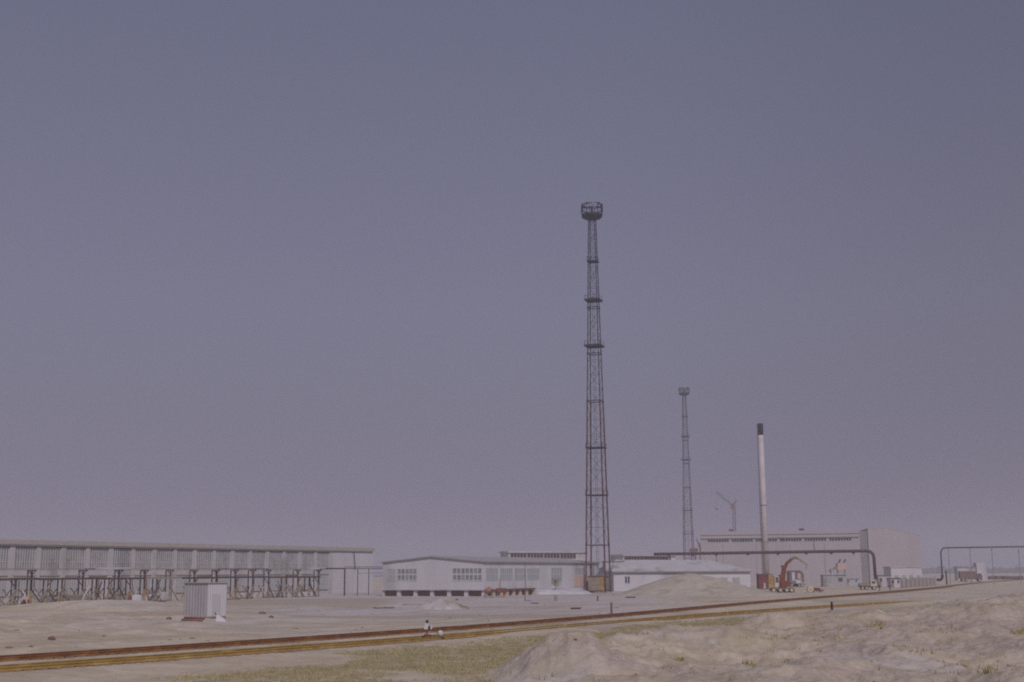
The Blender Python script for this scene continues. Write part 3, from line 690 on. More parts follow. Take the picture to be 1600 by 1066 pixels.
q = onG(783, 934); hp = thing('rusty_hopper', q, 'rusty ochre hopper on legs right of the orange concrete mixer', 'hopper', 0); hp.scale = (.75,.75,.75)
MB().prism([(-1.1,2.1),(1.1,2.1),(.9,1.1),(-.9,1.1)], -.7,.7).build('bin', M['rust'], hp)
for sx in (-.8,.8):
    for sy_ in (-.55,.55): MB().bar((sx,sy_,0),(sx,sy_,1.12),.13).build('leg', M['greytimber'], hp)
MB().box(-.5,-1.0,.0,.9,-.72,.55).build('tray', M['ochrewood'], hp)

# ------------------------------------------------------------------ small things on the sand
def stump(px, py, w_, h_, mt, label, cat='post', name='post', Yb=None):
    q = onG(px, py); mb = MB().lathe([(w_*.55,-.1),(w_*.5,.1),(w_*.48,h_-.05),(w_*.3,h_)], (0,0,0), 8)
    o = mb.build(name, mt); o.location = q; return tag(o, label, cat)
stump(955.5, 958, .22, 1.15, M['brown'], 'brown wooden post standing just behind the far railway track')
stump(1300, 952.5, .26, .9, M['soot'], 'short black post on the ground in front of the tracks below the digger')
stump(868.5, 939, .5, .85, M['greytimber'], 'grey green stub post on the white ground before the low building', 'stub post')
stump(934, 939, .2, .7, M['dark'], 'thin dark stub post in front of the tall lattice tower', 'stub post')
box_thing('concrete_block', 825, 940, 1.0, .8, .9, M['sheet'], 'pale grey concrete block on the sand right of the hopper', 'concrete block', .2, .02)
planks(835, 943.5, 1.0, 2, M['dark'], 'short black board lying on the sand right of the grey block', rz=None)
planks(985, 934.5, 1.6, 3, M['soot'], 'black boards lying on the sand right of the tall lattice tower', rz=None, wd=.5)
planks(900, 952, 1.2, 3, M['rust'], 'small rusty scrap boards on the sand behind the far track', rz=None, wd=.5)
planks(600, 947, 2.5, 3, M['ochrewood'], 'ochre boards lying left of the flat rubble', rz=None, wd=.5)
planks(703, 948.5, 1.3, 4, M['yellow'], 'olive brown crate boards at the right end of the rubble heap', rz=None, wd=.6)
for i, (px, py) in enumerate(((264,968),(81,1000),(410,960),(424,964),(714,938))):
    q = onG(px, py); bm = bmesh.new(); bmesh.ops.create_icosphere(bm, subdivisions=2, radius=.2 if i != 2 else .3)
    for v in bm.verts: v.co = Vector((v.co.x*1.3, v.co.y, v.co.z*.8))*random.uniform(.8,1.1)
    me = bpy.data.meshes.new('stone'); bm.to_mesh(me); bm.free(); me.materials.append(M['brown']); o = bpy.data.objects.new('stone', me); sc.collection.objects.link(o); o.location = q+Vector((0,0,.08))
    tag(o, ['dark stone on the sand left of the corrugated shed','small dark stone on the sand bank near the left end of the tracks','broad brown stone right of the shed, the left one of two','brown stone right of the shed, the right one of two','small stone between the rubble and the crawl space'][i], 'stone')
# clods on the spoil heaps
cm = []
for v_ in range(3):
    bm = bmesh.new(); bmesh.ops.create_icosphere(bm, subdivisions=2, radius=1)
    for v in bm.verts: v.co = Vector((v.co.x*1.2, v.co.y, v.co.z*.7))*random.uniform(.75,1.1)
    me = bpy.data.meshes.new('clod'); bm.to_mesh(me); bm.free(); me.materials.append(mat('earth_clod', (.24,.17,.10), (.14,.09,.05), scale=2)); cm.append(me)
nC = 0; att_ = 0
while nC < 46 and att_ < 3000:
    att_ += 1; px, py = random.uniform(790, 1600), random.uniform(960, 1064)
    q = onG(px, py)
    if float(spoil_mask(np.array([q.x]), np.array([q.y]))[0]) < .5: continue
    o = bpy.data.objects.new('earth_clod', random.choice(cm)); sc.collection.objects.link(o); s = random.choice((.035,.045,.055,.08))
    o.scale = (s,s,s); o.location = q; o.rotation_euler = (0,0,random.uniform(0,6)); tag(o, 'small brown earth clod lying on the pale spoil heaps in the foreground', 'clod', 'earth clods on the foreground spoil heaps'); nC += 1

wd = blades('weeds', 900, (-3, 60, 44, 110), .08, .24, gmat, lambda X, Y: spoil_mask(X, Y)*sstep(.5, .62, fbm(X/2.2, Y/2.2, 77, 4)), .5)
tag(wd, 'sparse brown weed sprigs scattered over the spoil heaps', 'weeds', kind='stuff')
nC = 0; att_ = 0
while nC < 60 and att_ < 3000:
    att_ += 1; px, py = random.uniform(5, 1250), random.uniform(938, 1015)
    q = onG(px, py)
    if abs(q.x-float(farX(q.y))) < 4 or abs(q.x-float(nearX(q.y))) < 4 or q.y > 200 or q.x > float(farX(q.y)): continue
    o = bpy.data.objects.new('earth_clod', random.choice(cm)); sc.collection.objects.link(o); s = random.choice((.06,.08,.10,.14))
    o.scale = (s*1.4,s,s*.8); o.location = q; o.rotation_euler = (0,0,random.uniform(0,6)); tag(o, 'small brown clod lying loose on the open sandy yard behind the tracks', 'clod', 'loose clods on the sandy yard'); nC += 1
# weeds on the spoil
for i, (px, py, s) in enumerate(((1372,990,.9),(1166,1046,.9),(1500,1062,1.1),(1545,1060,1.2),(1244,1024,.6),(1232,1024,.6),(1505,1030,.5),(1590,985,1.0),(1060,1036,.6),(1350,1012,.5))):
    q = onG(px, py); lv = MB()
    for k in range(46):
        a = random.uniform(0, 2*PI); r = random.random()*.5*s; h_ = random.uniform(.12,.42)*s; bx_, by_ = r*math.cos(a), r*math.sin(a)
        lx_, ly_ = random.uniform(-.12,.12), random.uniform(-.12,.12)
        lv.add([(bx_-.02,by_,-.05),(bx_+.02,by_,-.05),(bx_+lx_+.02,by_+ly_,h_*.7),(bx_+lx_*1.5,by_+ly_,h_)], [(0,1,2,3)])
    lv.lathe([(.62*s,-.12),(.6*s,-.02),(.1*s,.03)], (0,0,0), 9)
    o = lv.build('weed_clump', gmat); o.location = q
    tag(o, ['brown weeds in the hollow below the two walkers','tall weed clump near the foot of the middle spoil heap','broad weed clump at the bottom right','broad yellow weed clump nearest the bottom right corner','weed sprig on the flat spoil, right of a pair','weed sprig on the flat spoil, left of a pair','dark low sprig right of the flat spoil','weeds high on the right edge heap','weeds in the gully between two heaps','thin weed on the pale spoil below the hollow'][i], 'weed clump')

# ------------------------------------------------------------------ switch stand
q = onG(668, 999.5); sw = thing('switch_stand', q, 'white targeted points lever with a dark base beside the near track', 'switch stand', .25)
MB().prism([(-.22,0),(.25,0),(.2,.30),(-.15,.34)], -.2,.2).build('base', M['rust'], sw)
MB().prism([(.2,0),(.62,0),(.5,.2),(.22,.22)], -.15,.15).build('lever_box', M['brown'], sw)
MB().bar((-.03,0,.3),(-.03,0,1.02),.06).build('rod', M['dark'], sw)
tg = MB().prism([(-.24,.62),(.0,.62),(.06,.98),(-.18,.98)], -.05,.0).build('target', M['white'], sw)
MB().prism([(.03,.60),(.13,.64),(.16,.84),(.04,.80)], -.06,.01).build('lamp', M['dark'], sw)
MB().prism([(.18,.62),(.28,.62),(.28,.86),(.20,.90)], -.05,.0).build('target', M['white'], sw)
MB().lathe([(.07,1.0),(.10,1.05),(.09,1.14),(.04,1.2)], (-.03,0,0), 8).build('finial', M['dark'], sw)
MB().bar((.05,0,.5),(.75,-.1,.38),.05).build('lever', M['greytimber'], sw)
MB().lathe([(.0,-.16),(.16,-.12),(.2,0),(.16,.12),(.0,.16)], (.78,-.1,.36), 10, Matrix.Rotation(PI/2,3,'Y')).build('counterweight', M['white'], sw)
MB().box(.55,-.35,.02,1.0,.1,.14).build('foot_plate', M['dark'], sw)

# ------------------------------------------------------------------ floodlight masts
def mast(q, label, group):
    root = thing('floodlight_mast', q, label, 'floodlight mast', math.radians(26.5-45), group)
    # local square: legs on the corners (±a, ±a)
    HTOP = Hh(922, 340, q.y) if q.y < 400 else None
    zt = TOPZ; W0, W1 = 3.02/math.sqrt(2), .92/math.sqrt(2)
    def wz(z): return W0 + (W1-W0)*z/zt
    levels = [Hh(935, y_, 270) for y_ in (926,)] and [0.0] + [LV[k] for k in range(len(LV))]
    for sx in (-1,1):
        for sy_ in (-1,1):
            zc = LV[3]
            MB().bar((sx*wz(0),sy_*wz(0),-.3),(sx*wz(zc),sy_*wz(zc),zc),.26).build('leg', M['rusttower'], root)
            MB().bar((sx*wz(zc),sy_*wz(zc),zc),(sx*wz(zt),sy_*wz(zt),zt),.165).build('leg', M['towertop'], root)
    # lattice on four faces
    for f_ in range(4):
        a = f_*PI/2; R_ = Matrix.Rotation(a, 3, 'Z'); mb = MB(); z = 9.2; s = 1; 
        while z < zt-.5:
            dz = 1.9*wz(z)*1.0 + .6; z2 = min(z+dz, zt)
            mb.bar(R_ @ Vector((-s*wz(z), wz(z), z)), R_ @ Vector((s*wz(z2), wz(z2), z2)), .055)
            mb.bar(R_ @ Vector((-wz(z2), wz(z2), z2)), R_ @ Vector((wz(z2), wz(z2), z2)), .04)
            z = z2; s = -s
        mb.build('bracing', M['towertop'], root)
    for i, (z, kind) in enumerate(RING):
        w_ = wz(z) + (.12 if kind == 0 else .55 if kind == 2 else .2); th = .16 if kind < 2 else .3
        mb = MB()
        for f_ in range(4):
            R_ = Matrix.Rotation(f_*PI/2, 3, 'Z')
            mb.bar(R_ @ Vector((-w_, w_, z)), R_ @ Vector((w_, w_, z)), .3 if kind else .14, th)
        if kind: mb.box(-w_*.98,-w_*.98,z-.04,w_*.98,w_*.98,z+.04)
        pl = mb.build('platform' if kind else 'ring_frame', M['rusttower'] if z < LV[2] else M['towertop'], root)
        if kind:
            rb = MB()
            for sx in (-1,1):
                for sy_ in (-1,1): rb.bar((sx*w_,sy_*w_,z),(sx*w_,sy_*w_,z+1.0),.08)
            for f_ in range(4):
                R_ = Matrix.Rotation(f_*PI/2, 3, 'Z'); rb.bar(R_ @ Vector((-w_, w_, z+1)), R_ @ Vector((w_, w_, z+1)), .04)
            rb.build('railing', M['towertop'], pl)
    # ladder with hoops up the middle
    ld = MB()
    ld.bar((-.22,-.2,0),(-.22,-.2,zt),.05); ld.bar((.22,-.2,0),(.22,-.2,zt),.05)
    z = .5
    while z < zt:
        ld.bar((-.22,-.2,z),(.22,-.2,z),.03); z += .6
    ldo = ld.build('ladder', M['dark'], root)
    hb = MB(); z = 4
    while z < zt-1:
        pts = [(.34*math.cos(a), -.25-.5*math.sin(a), z+.1*math.sin(a)) for a in np.linspace(0, PI, 7)]
        hb.tube(pts, .022, 5); z += 2.2
    hb.build('safety_hoops', M['towertop'], ldo)
    # lamp gallery
    z0 = zt; R2 = 2.42
    MB().lathe([(1.3,z0-.2),(1.9,z0-.1),(R2-.05,z0+.3),(R2,z0+.8),(R2-.3,z0+.85)], (0,0,0), 8).build('gallery_floor', M['towertop'], root)
    rl = MB()
    for k in range(8):
        a = k*PI/4; a2 = a+PI/4; c_, s_2 = math.cos, math.sin
        rl.bar((R2*c_(a),R2*s_2(a),z0+1.1),(R2*c_(a),R2*s_2(a),z0+2.95),.13)
        for zz in (1.95, 2.92):
            rl.bar((R2*c_(a),R2*s_2(a),z0+zz),(R2*c_(a2),R2*s_2(a2),z0+zz),.14)
        for q_ in range(1, 3):
            f_ = q_/3; bx_, by_ = R2*(c_(a)*(1-f_)+c_(a2)*f_), R2*(s_2(a)*(1-f_)+s_2(a2)*f_)
            rl.bar((bx_,by_,z0+.8),(bx_,by_,z0+2.9),.05)
    rl.build('railing', M['towertop'], root)
    MB().tube([(0,0,z0+1.1),(0,0,z0+2.7)], .3, 8).build('cabin_core', M['dark'], root)
    for k in range(8):
        a = k*PI/4+PI/8; R_ = Matrix.Rotation(a, 4, 'Z')
        if k in (6,): mt_, zz = M['white'], 2.55
        else: mt_, zz = M['dark'], 2.75
        lm = MB().box(R2*.78, -.26, z0+zz, R2*.78+.35, .26, z0+zz+.5, R_).build('floodlight', mt_, root)
        MB().box(R2*.78+.36, -.22, z0+zz+.05, R2*.78+.39, .22, z0+zz+.45, R_).build('lens', M['glasspale'], lm)
    return root
mq = G(935, 926); mq.z = 0; MY = mq.y
TOPZ = Hh(922, 341, MY)
LV = [Hh(934, y_, MY) for y_ in (852,774,700,627,553)]
RING = [(Hh(934, y_, MY), k) for y_, k in ((852,0),(774,0),(700,1),(627,0),(553,0),(541,2),(481,0),(469.5,2),(409,1))]
RING[1] = (RING[1][0], 1)
big = mast(mq, 'tall rusty lattice floodlight mast in the middle with a dark lamp gallery on top', 'floodlight masts')
# rusty box cabin in the foot of the mast
cb = MB().box(-1.75,-1.75,.5,1.75,1.75,3.3).build('cabin', M['greytimber'], big)
MB().box(-1.9,-1.9,3.3,1.9,1.9,3.42).build('cabin_roof', M['rust'], big)
MB().box(.9,-1.82,.5,1.78,-1.755,3.3).build('cabin_door', M['railochre'], big)
MB().box(-1.95,-1.95,.2,1.95,1.95,.5).build('floor_frame', M['rust'], big)
# the far mast: same make, so same height, at the distance that puts its top where the photo has it
FY = MY * (TOPZ-CAMH+0.0) / (TOPZ-CAMH)
lo_, hi_ = 300., 1200.
for _ in range(40):
    mid_ = (lo_+hi_)/2
    if Hh(1069, 617, mid_) < TOPZ: lo_ = mid_
    else: hi_ = mid_
FY = mid_; fq = P(1077, 893, FY); fq.z = 0
print('far mast', FY, 'top', TOPZ)
fm_ = clone(big); fm_.location = fq; fm_['label'] = 'smaller distant lattice floodlight mast fading in haze, left of the chimney'
for ch in list(fm_.children):
    if ch.name.startswith(('cabin', 'floor_frame')) and not ch.name.startswith('cabin_core'): bpy.data.objects.remove(ch)

# ------------------------------------------------------------------ chimney
cq = P(1197.5, 905, 352); cq.z = 0; ct = Hh(1190, 662, 352)
ch = thing('chimney', cq, 'tall slim pale chimney with a black sooty top before the big pale building', 'chimney')
MB().tube([(0,0,0),(0,0,ct*.5),(0,0,ct-3.2)], .86, 20, r2=.72).build('stack', M['stack'], ch, True)
MB().tube([(0,0,ct-3.2),(0,0,ct-.2),(0,0,ct)], .74, 20, r2=.76).build('sooty_top', M['soot'], ch, True)
MB().lathe([(1.7,0),(1.7,1.2),(1.15,1.6),(1.05,1.8)], (0,0,-.1), 16).build('base', M['panel'], ch)
for z in (12, 22): MB().lathe([(.86,-.1),(.93,-.08),(.93,.08),(.86,.1)], (0,0,z), 16).build('band', M['greytimber'], ch)
lb = MB(); lb.bar((-1.08,-.3,2),(-.90,-.3,ct),.06); lb.bar((-1.08,.1,2),(-.90,.1,ct),.06)
for z in np.arange(2, ct, .8): lb.bar((-1.08,-.3,z),(-1.08,.1,z),.04)
lb.build('ladder', M['dark'], ch)

# ------------------------------------------------------------------ big pale building at right
BA = P(1096, 893, 456); BB = P(1346, 892, 440); BA.z = BB.z = 0
bd, bl = along(BA, BB)
big_b = thing('power_station_hall', BA, 'big pale windowless looking hall with a thin dark strip window, right of the chimney', 'industrial hall', math.atan2(bd.y, bd.x))
BH = (Hh(1096,833,456)+Hh(1345,826,440))/2
print('BH', BH)
MB().box(0, 0, 0, bl, 45, BH-1.2).build('wall', M['pale'], big_b)
MB().box(-.3,-.25,BH-1.2,bl,45.3,BH).build('parapet', M['pale'], big_b)
z1 = BH-2.7; z0_ = z1-.85; x = 2.6
while x < bl-2.5:
    f_ = MB(); n_ = 8; L_ = 7.4
    for k in range(n_+1): f_.box(x+k*L_/n_-.07,-.1,z0_,x+k*L_/n_+.07,.0,z1)
    f_.box(x-.07,-.1,z1,x+L_+.07,.0,z1+.12); f_.box(x-.07,-.1,z0_-.12,x+L_+.07,.0,z0_)
    o = f_.build('window', M['panel'], big_b); MB().box(x,-.06,z0_,x+L_,-.004,z1).build('pane', M['soot'], o)
    x += 8.3
for x in np.arange(8, bl-2, 11.5): MB().tube([(x,-.15,0),(x,-.15,BH-4.4)], .1, 6).build('downpipe', M['panel'], big_b)
MB().box(-.5,-.6,BH-2.2,bl,-.26,BH-2.05).build('cornice', M['panel'], big_b)
for px in (1165,): MB().box(bl*.17,6,BH,bl*.17+1.4,8,BH+1.0).build('roof_vent', M['brown'], big_b)
MB().box(bl*.38,6,BH,bl*.38+1.0,8,BH+.8).build('roof_vent', M['brown'], big_b); MB().box(bl*.62,6,BH,bl*.62+1.6,8,BH+.9).build('roof_vent', M['dark'], big_b)
# side wing, gable facing the camera
WY = 440; WA = P(1359, 891, WY); WB = P(1437.5, 891, WY); WA.z = WB.z = 0; ww = WB.x-WA.x
wing = thing('gabled_hall', WA, 'tall pale pink hall with a low gable, right of the big strip windowed building', 'industrial hall', math.radians(-10))
zp, zl, zr = Hh(1383,826,WY), Hh(1359,826.5,WY), Hh(1437,837.5,WY)
xp = P(1383,826,WY).x - WA.x
MB().prism([(0,0),(ww,0),(ww,zr),(xp,zp),(0,zl)], 0, 40).build('wall', M['pale'], wing)
MB().prism([(-.05,zl+.002),(xp,zp+.002),(ww+.05,zr+.002),(ww+.05,zr+.2),(xp,zp+.2),(-.05,zl+.2)], -.05, 40.1).build('roof', M['pale'], wing)
MB().box(-3.0, .5, 0, -.02, 30, zl-.7).build('shade_grey_strip', M['roofgrey'], wing)  # wall strip between the halls; its grey colour stands in for the shaded recess
an = thing('annex', P(1392, 891, 408)*1.0, 'low whitish annex with a flat roof below the tall gabled hall', 'annex'); an.location.z = 0
aw = P(1440,891,408).x - an.location.x; ah = Hh(1420,887,408)
MB().box(0,0,0,aw,8,ah).build('wall', M['white'], an); MB().box(-.2,-.2,ah,aw+.2,8.2,ah+.35).build('roof', M['panel'], an)
for k in range(4): 
    f_ = MB().box(1.0+k*2.3,-.06,1.6,2.3+k*2.3,-.003,2.8).build('window', M['glasspale'], an)

# ------------------------------------------------------------------ rear halls
def rear(px0, y0t, Y0, px1, y1t, Y1, dz, label, darkf=1.0, wins=True, mw=None, mat_w='white', strip='greytimber', dep=7, seg=6.0, topm='panel'):
    A_ = P(px0, 893, Y0); B_ = P(px1, 893, Y1); A_.z = B_.z = 0; d_, L_ = along(A_, B_)
    r_ = thing('rear_hall', A_, label, 'hall', math.atan2(d_.y, d_.x)); h = (Hh(px0,y0t,Y0)+Hh(px1,y1t,Y1))/2
    MB().box(0,0,0,L_,dep,h-.5).build('wall', M[mat_w], r_); MB().box(-.4,-.5,h-.5,L_+.4,dep+.4,h).build('roof', M[topm], r_)
    x = .6; wz0, wz1 = h-.75-dz, h-.75
    while x+seg < L_:
        f_ = MB(); n_ = 5
        for k in range(n_+1): f_.box(x+k*seg*.94/n_-.14,-.12,wz0,x+k*seg*.94/n_+.14,-.002,wz1)
        f_.box(x-.1,-.12,wz0-.15,x+seg*.94+.1,-.002,wz0)
        o = f_.build('window', M[strip], r_); MB().box(x+.05,-.07,wz0,x+seg*.94-.05,-.004,wz1).build('pane', M['soot'], o); x += seg
    return r_
rear(795, 860.5, 425, 918, 862.5, 436, 1.5, 'distant hall with a dark strip of windows seen above the low white building roof')
rear(974, 866, 405, 1056, 867, 415, 1.15, 'distant low hall with a dark window strip right of the tall mast', strip='brown', topm='pale')
# white gabled store
WSY = 292; A_ = P(959, 921, WSY); B_ = P(1173, 921, WSY+4); A_.z = B_.z = 0; d_, L_ = along(A_, B_)
ws = thing('store_building', A_, 'white store building with a broad low pale roof behind the sand heap', 'building', math.atan2(d_.y, d_.x))
ze = Hh(1060, 893.5, WSY); MB().box(0,0,0,L_,20,ze).build('wall', M['white'], ws)
xr0 = P(972,893,WSY+9).x-A_.x; xr1 = P(1120,893,WSY+9).x-A_.x; zr_ = Hh(1050,874.0,WSY+10)
V = [(-.4,-.5,ze),(L_+.4,-.5,ze),(L_+.4,20.4,ze),(-.4,20.4,ze),(xr0,10,zr_),(xr1,10,zr_-.2),(-.4,-.5,ze+.25),(L_+.4,-.5,ze+.25),(L_+.4,20.4,ze+.25),(-.4,20.4,ze+.25)]
MB().add(V, [(0,1,2,3),(0,6,7,1),(1,7,8,2),(2,8,9,3),(3,9,6,0),(6,4,5,7),(7,5,8),(8,5,4,9),(9,4,6)]).build('roof', M['panel'], ws)
MB().box(-.3,-.56,ze-.12,L_+.3,-.5,ze+.12).build('gutter', M['roofgrey'], ws)
x = P(977,905,WSY).x-A_.x; f_ = MB(); f_.box(x-.1,-.08,1.7,x+1.15,-.003,1.8); f_.box(x-.1,-.08,3.2,x+1.15,-.003,3.3); f_.box(x+.45,-.08,1.8,x+.6,-.003,3.2)
o = f_.build('window', M['white'], ws); MB().box(x,-.05,1.8,x+1.05,-.002,3.2).build('pane', M['glassdark'], o)
MB().box(P(1062,905,WSY).x-A_.x,-.05,.1,P(1072,905,WSY).x-A_.x,-.002,2.6).build('door', M['bluegrey'], ws)
for px in (1090, 1110, 1130, 1150):
    MB().box(P(px,905,WSY).x-A_.x,-.05,1.2,P(px+12,905,WSY).x-A_.x,-.002,2.9).build('window', M['glasspale'], ws)
# small annex hut left of the store, with dark vertical opening
q = P(946, 921, 300); q.z = 0; hw = P(974,893,300).x-q.x
ht_ = thing('transformer_house', q, 'small white flat roofed block between the tall mast and the store building', 'building')
hh_ = Hh(955,878,300); MB().box(0,0,0,hw,8,hh_).build('wall', M['panel'], ht_); MB().box(-.2,-.2,hh_,hw+.2,8.2,hh_+.2).build('roof', M['roofgrey'], ht_)
MB().box(2.6,-.08,hh_-3.0,3.1,-.003,hh_-.8).build('vent', M['dark'], ht_); MB().box(.4,-.08,.1,2.0,-.003,3.4).build('door', M['roofgrey'], ht_)
for k in range(2): MB().box(3.4,-.06,.5+k*.0,3.9,-.003,2.4).build('hatch', M['bluegrey'], ht_) if k == 0 else None

# ------------------------------------------------------------------ generic vehicles
def truck(px, py, label, rz, cabm, bedm, kind, L_=6.5, sc_=1.0, cat='truck', name='truck'):
    q = onG(px, py) ; t_ = thing(name, q, label, cat, rz); t_.scale = (sc_,)*3
    MB().box(-L_/2,-.45,.75,L_/2-.1,.45,1.0).build('chassis', M['dark'], t_)
    c0 = L_/2-1.8
    MB().prism([(c0,.95),(L_/2,.95),(L_/2+.02,1.75),(L_/2-.25,2.6),(c0,2.65)], -1.1, 1.1).build('cab', cabm, t_)
    MB().prism([(L_/2-.0,1.8),(L_/2+.03,1.8),(L_/2-.2,2.5),(L_/2-.24,2.5)], -.95,.95).build('windscreen', M['glassdark'], t_)
    for s in (-1,1): MB().box(c0+.35, s*1.11-.02, 1.75, L_/2-.45, s*1.11+.02, 2.4).build('side_window', M['glassdark'], t_)
    MB().box(L_/2,-1.1,.6,L_/2+.12,1.1,.85).build('bumper', M['dark'], t_)
    for s in (-.75,.75): MB().lathe([(.13,0),(.13,.05)], (L_/2+.03,s,1.15), 10, Matrix.Rotation(PI/2,3,'Y')).build('headlight', M['glasspale'], t_)
    if kind == 'tipper':
        MB().prism([(-L_/2-.3,1.05),(c0-.15,1.05),(c0-.1,2.2),(-L_/2-.6,2.0)], -1.15,1.15).build('tipper_body', bedm, t_)
    elif kind == 'box':
        MB().box(-L_/2-.1,-1.2,1.05,c0-.12,1.2,3.3).build('box_body', bedm, t_)
        MB().box(-L_/2-.15,-1.25,3.3,c0-.1,1.25,3.38).build('box_roof', M['roofgrey'], t_)
    elif kind == 'mixer':
        MB().lathe([(.35,-1.9),(.95,-1.0),(1.15,0),(.9,1.0),(.4,1.5)], (-.9,0,2.3), 16, Matrix.Rotation(PI/2-.25,3,'Y')).build('mixing_drum', bedm, t_, True)
        MB().bar((-2.6,0,1.0),(-2.6,0,2.6),.25).build('hopper', M['dark'], t_)
    elif kind == 'flat':
        MB().box(-L_/2-.2,-1.15,1.05,c0-.12,1.15,1.2).build('flatbed', bedm, t_)
        MB().box(-L_/2,-.9,1.21,c0-.5,.9,1.9).build('load', M['greytimber'], t_)
    for x in (-L_/2+.9, -L_/2+2.0, L_/2-.9):
        for s in (-.95,.95): wheel(t_, x, s, .5, .28)
    return t_
truck(1356, 921.5, 'olive and cream flatbed truck standing behind the far track left of the two walkers', -.1, M['cream'], M['yellow'], 'flat', 5.0, .78)
truck(1333, 911, 'concrete truck with a salmon drum in front of the big pale building', PI+.3, M['bluegrey'], M['pinkdoor'], 'mixer', 6.5, .95)
truck(1030, 918, 'pale blue box truck half hidden behind the large sand heap', PI-.1, M['bluegrey'], M['bluepale'], 'box', 8.0, 1.15)
truck(1248, 917, 'small white tipper truck right of the orange digger', .6, M['sheet'], M['white'], 'tipper', 3.6, .85)
# dark red small car with pale roof
def car(px, py, label, rz, bm_, sc_=1.0):
    q = onG(px, py); c_ = thing('car', q, label, 'car', rz); c_.scale = (sc_,)*3
    MB().prism([(-1.9,.3),(1.9,.3),(1.95,.75),(1.0,.9),(.55,1.38),(-.9,1.4),(-1.4,.95),(-1.95,.85)], -.78,.78).build('body', bm_, c_)
    MB().prism([(-.85,.95),(.85,.93),(.5,1.33),(-.85,1.34)], -.79,.79).build('window', M['glassdark'], c_)
    for x in (-1.2,1.2):
        for s in (-.7,.7): wheel(c_, x, s, .3, .18)
    for s in (-.55,.55): MB().box(1.9,s-.12,.6,1.96,s+.12,.72).build('headlight', M['glasspale'], c_)
    return c_
car(1277, 925.5, 'small dark red car parked behind the far track right of the white tipper', .15, M['maroon'], .62)
q = onG(1266, 926); o = MB().lathe([(.55,-.45),(.62,-.4),(.62,.4),(.55,.45)], (0,0,.62), 16, Matrix.Rotation(PI/2,3,'X')).build('cable_drum', M['cream']); o.location = q; tag(o, 'cream cable drum standing left of the dark red car', 'cable drum')
o2 = MB().lathe([(.2,-.48),(.2,.48)], (0,0,.62), 10, Matrix.Rotation(PI/2,3,'X')).build('hub', M['greytimber'], o)

# ------------------------------------------------------------------ mobile excavator crane
EY = onG(1222, 926).y; q = onG(1222, 926); ex = thing('excavator', q, 'orange mobile excavator with its bent boom raised, beside the rusty container', 'excavator', 0)
def ep(px, py, dy=0): v = P(px, py, EY) - q; return Vector((v.x, dy, v.z))
MB().box(ep(1204,900).x,-1.0,.62,ep(1237,900).x,1.0,.98).build('chassis', M['yellow'], ex)
for px in (1206.5, 1217, 1227, 1234.5):
    for s in (-.85,.85): wheel(ex, ep(px,900).x, s, .50, .32)
for px in (1201, 1239):
    MB().bar((ep(px,900).x,0,.75),(ep(px,900).x,-1.2,.05),.14).build('outrigger', M['yellow'], ex)
MB().lathe([(.8,.98),(.8,1.15)], (ep(1222,900).x,0,0), 14).build('slewing_ring', M['dark'], ex)
MB().prism([(ep(1219,900).x,1.15),(ep(1234,900).x,1.15),(ep(1234,900).x,1.9),(ep(1230,900).x,2.35),(ep(1219,900).x,2.35)], -.8,.8).build('engine_housing', M['orange'], ex)
cbx = MB().prism([(ep(1209,900).x,1.15),(ep(1215.5,900).x,1.15),(ep(1216,900).x,3.2),(ep(1209,900).x,3.3)], -.7,.5).build('cab', M['cream'], ex)
MB().box(ep(1210.5,900).x,-.74,2.0,ep(1215,900).x,-.705,3.05).build('cab_window', M['glassdark'], cbx)
MB().prism([(ep(1215.8,900).x,1.2),(ep(1219,900).x,1.2),(ep(1221,900).x,3.6),(ep(1216,900).x,3.4)], -.4,.4).build('bracket', M['maroon'], ex)
bm1 = MB(); bm1.bar(ep(1222,915), ep(1225.5,884), .85, .8); bm1.build('mast', M['orange'], ex)
bm2 = MB(); bm2.bar(ep(1226,888), ep(1230,879.5), .6, .6); bm2.bar(ep(1229.8,880), ep(1236,874.5), .55, .55); bm2.build('boom', M['maroon'], ex)
bm3 = MB(); bm3.bar(ep(1235.5,875), ep(1242,871), .5, .5); bm3.bar(ep(1241.5,871), ep(1247,873), .42, .42); bm3.build('boom_tip', M['yellow'], ex)
MB().bar(ep(1246,872.5), ep(1262,883), .28,.3).build('dipper_arm', M['greytimber'], ex)
MB().lathe([(.22,-.2),(.22,.2)], ep(1222,885), 10, Matrix.Rotation(PI/2,3,'X')).build('pulley', M['dark'], ex)
MB().bar(ep(1222,886), ep(1226,897), .16).build('ram', M['cream'], ex)
MB().prism([(ep(1260,900).x,ep(1262,890).z),(ep(1263.5,900).x,ep(1262,890).z),(ep(1263,900).x,ep(1262,883).z),(ep(1261.5,900).x,ep(1262,883).z)], -.25,.25).build('grab', M['sheet'], ex)
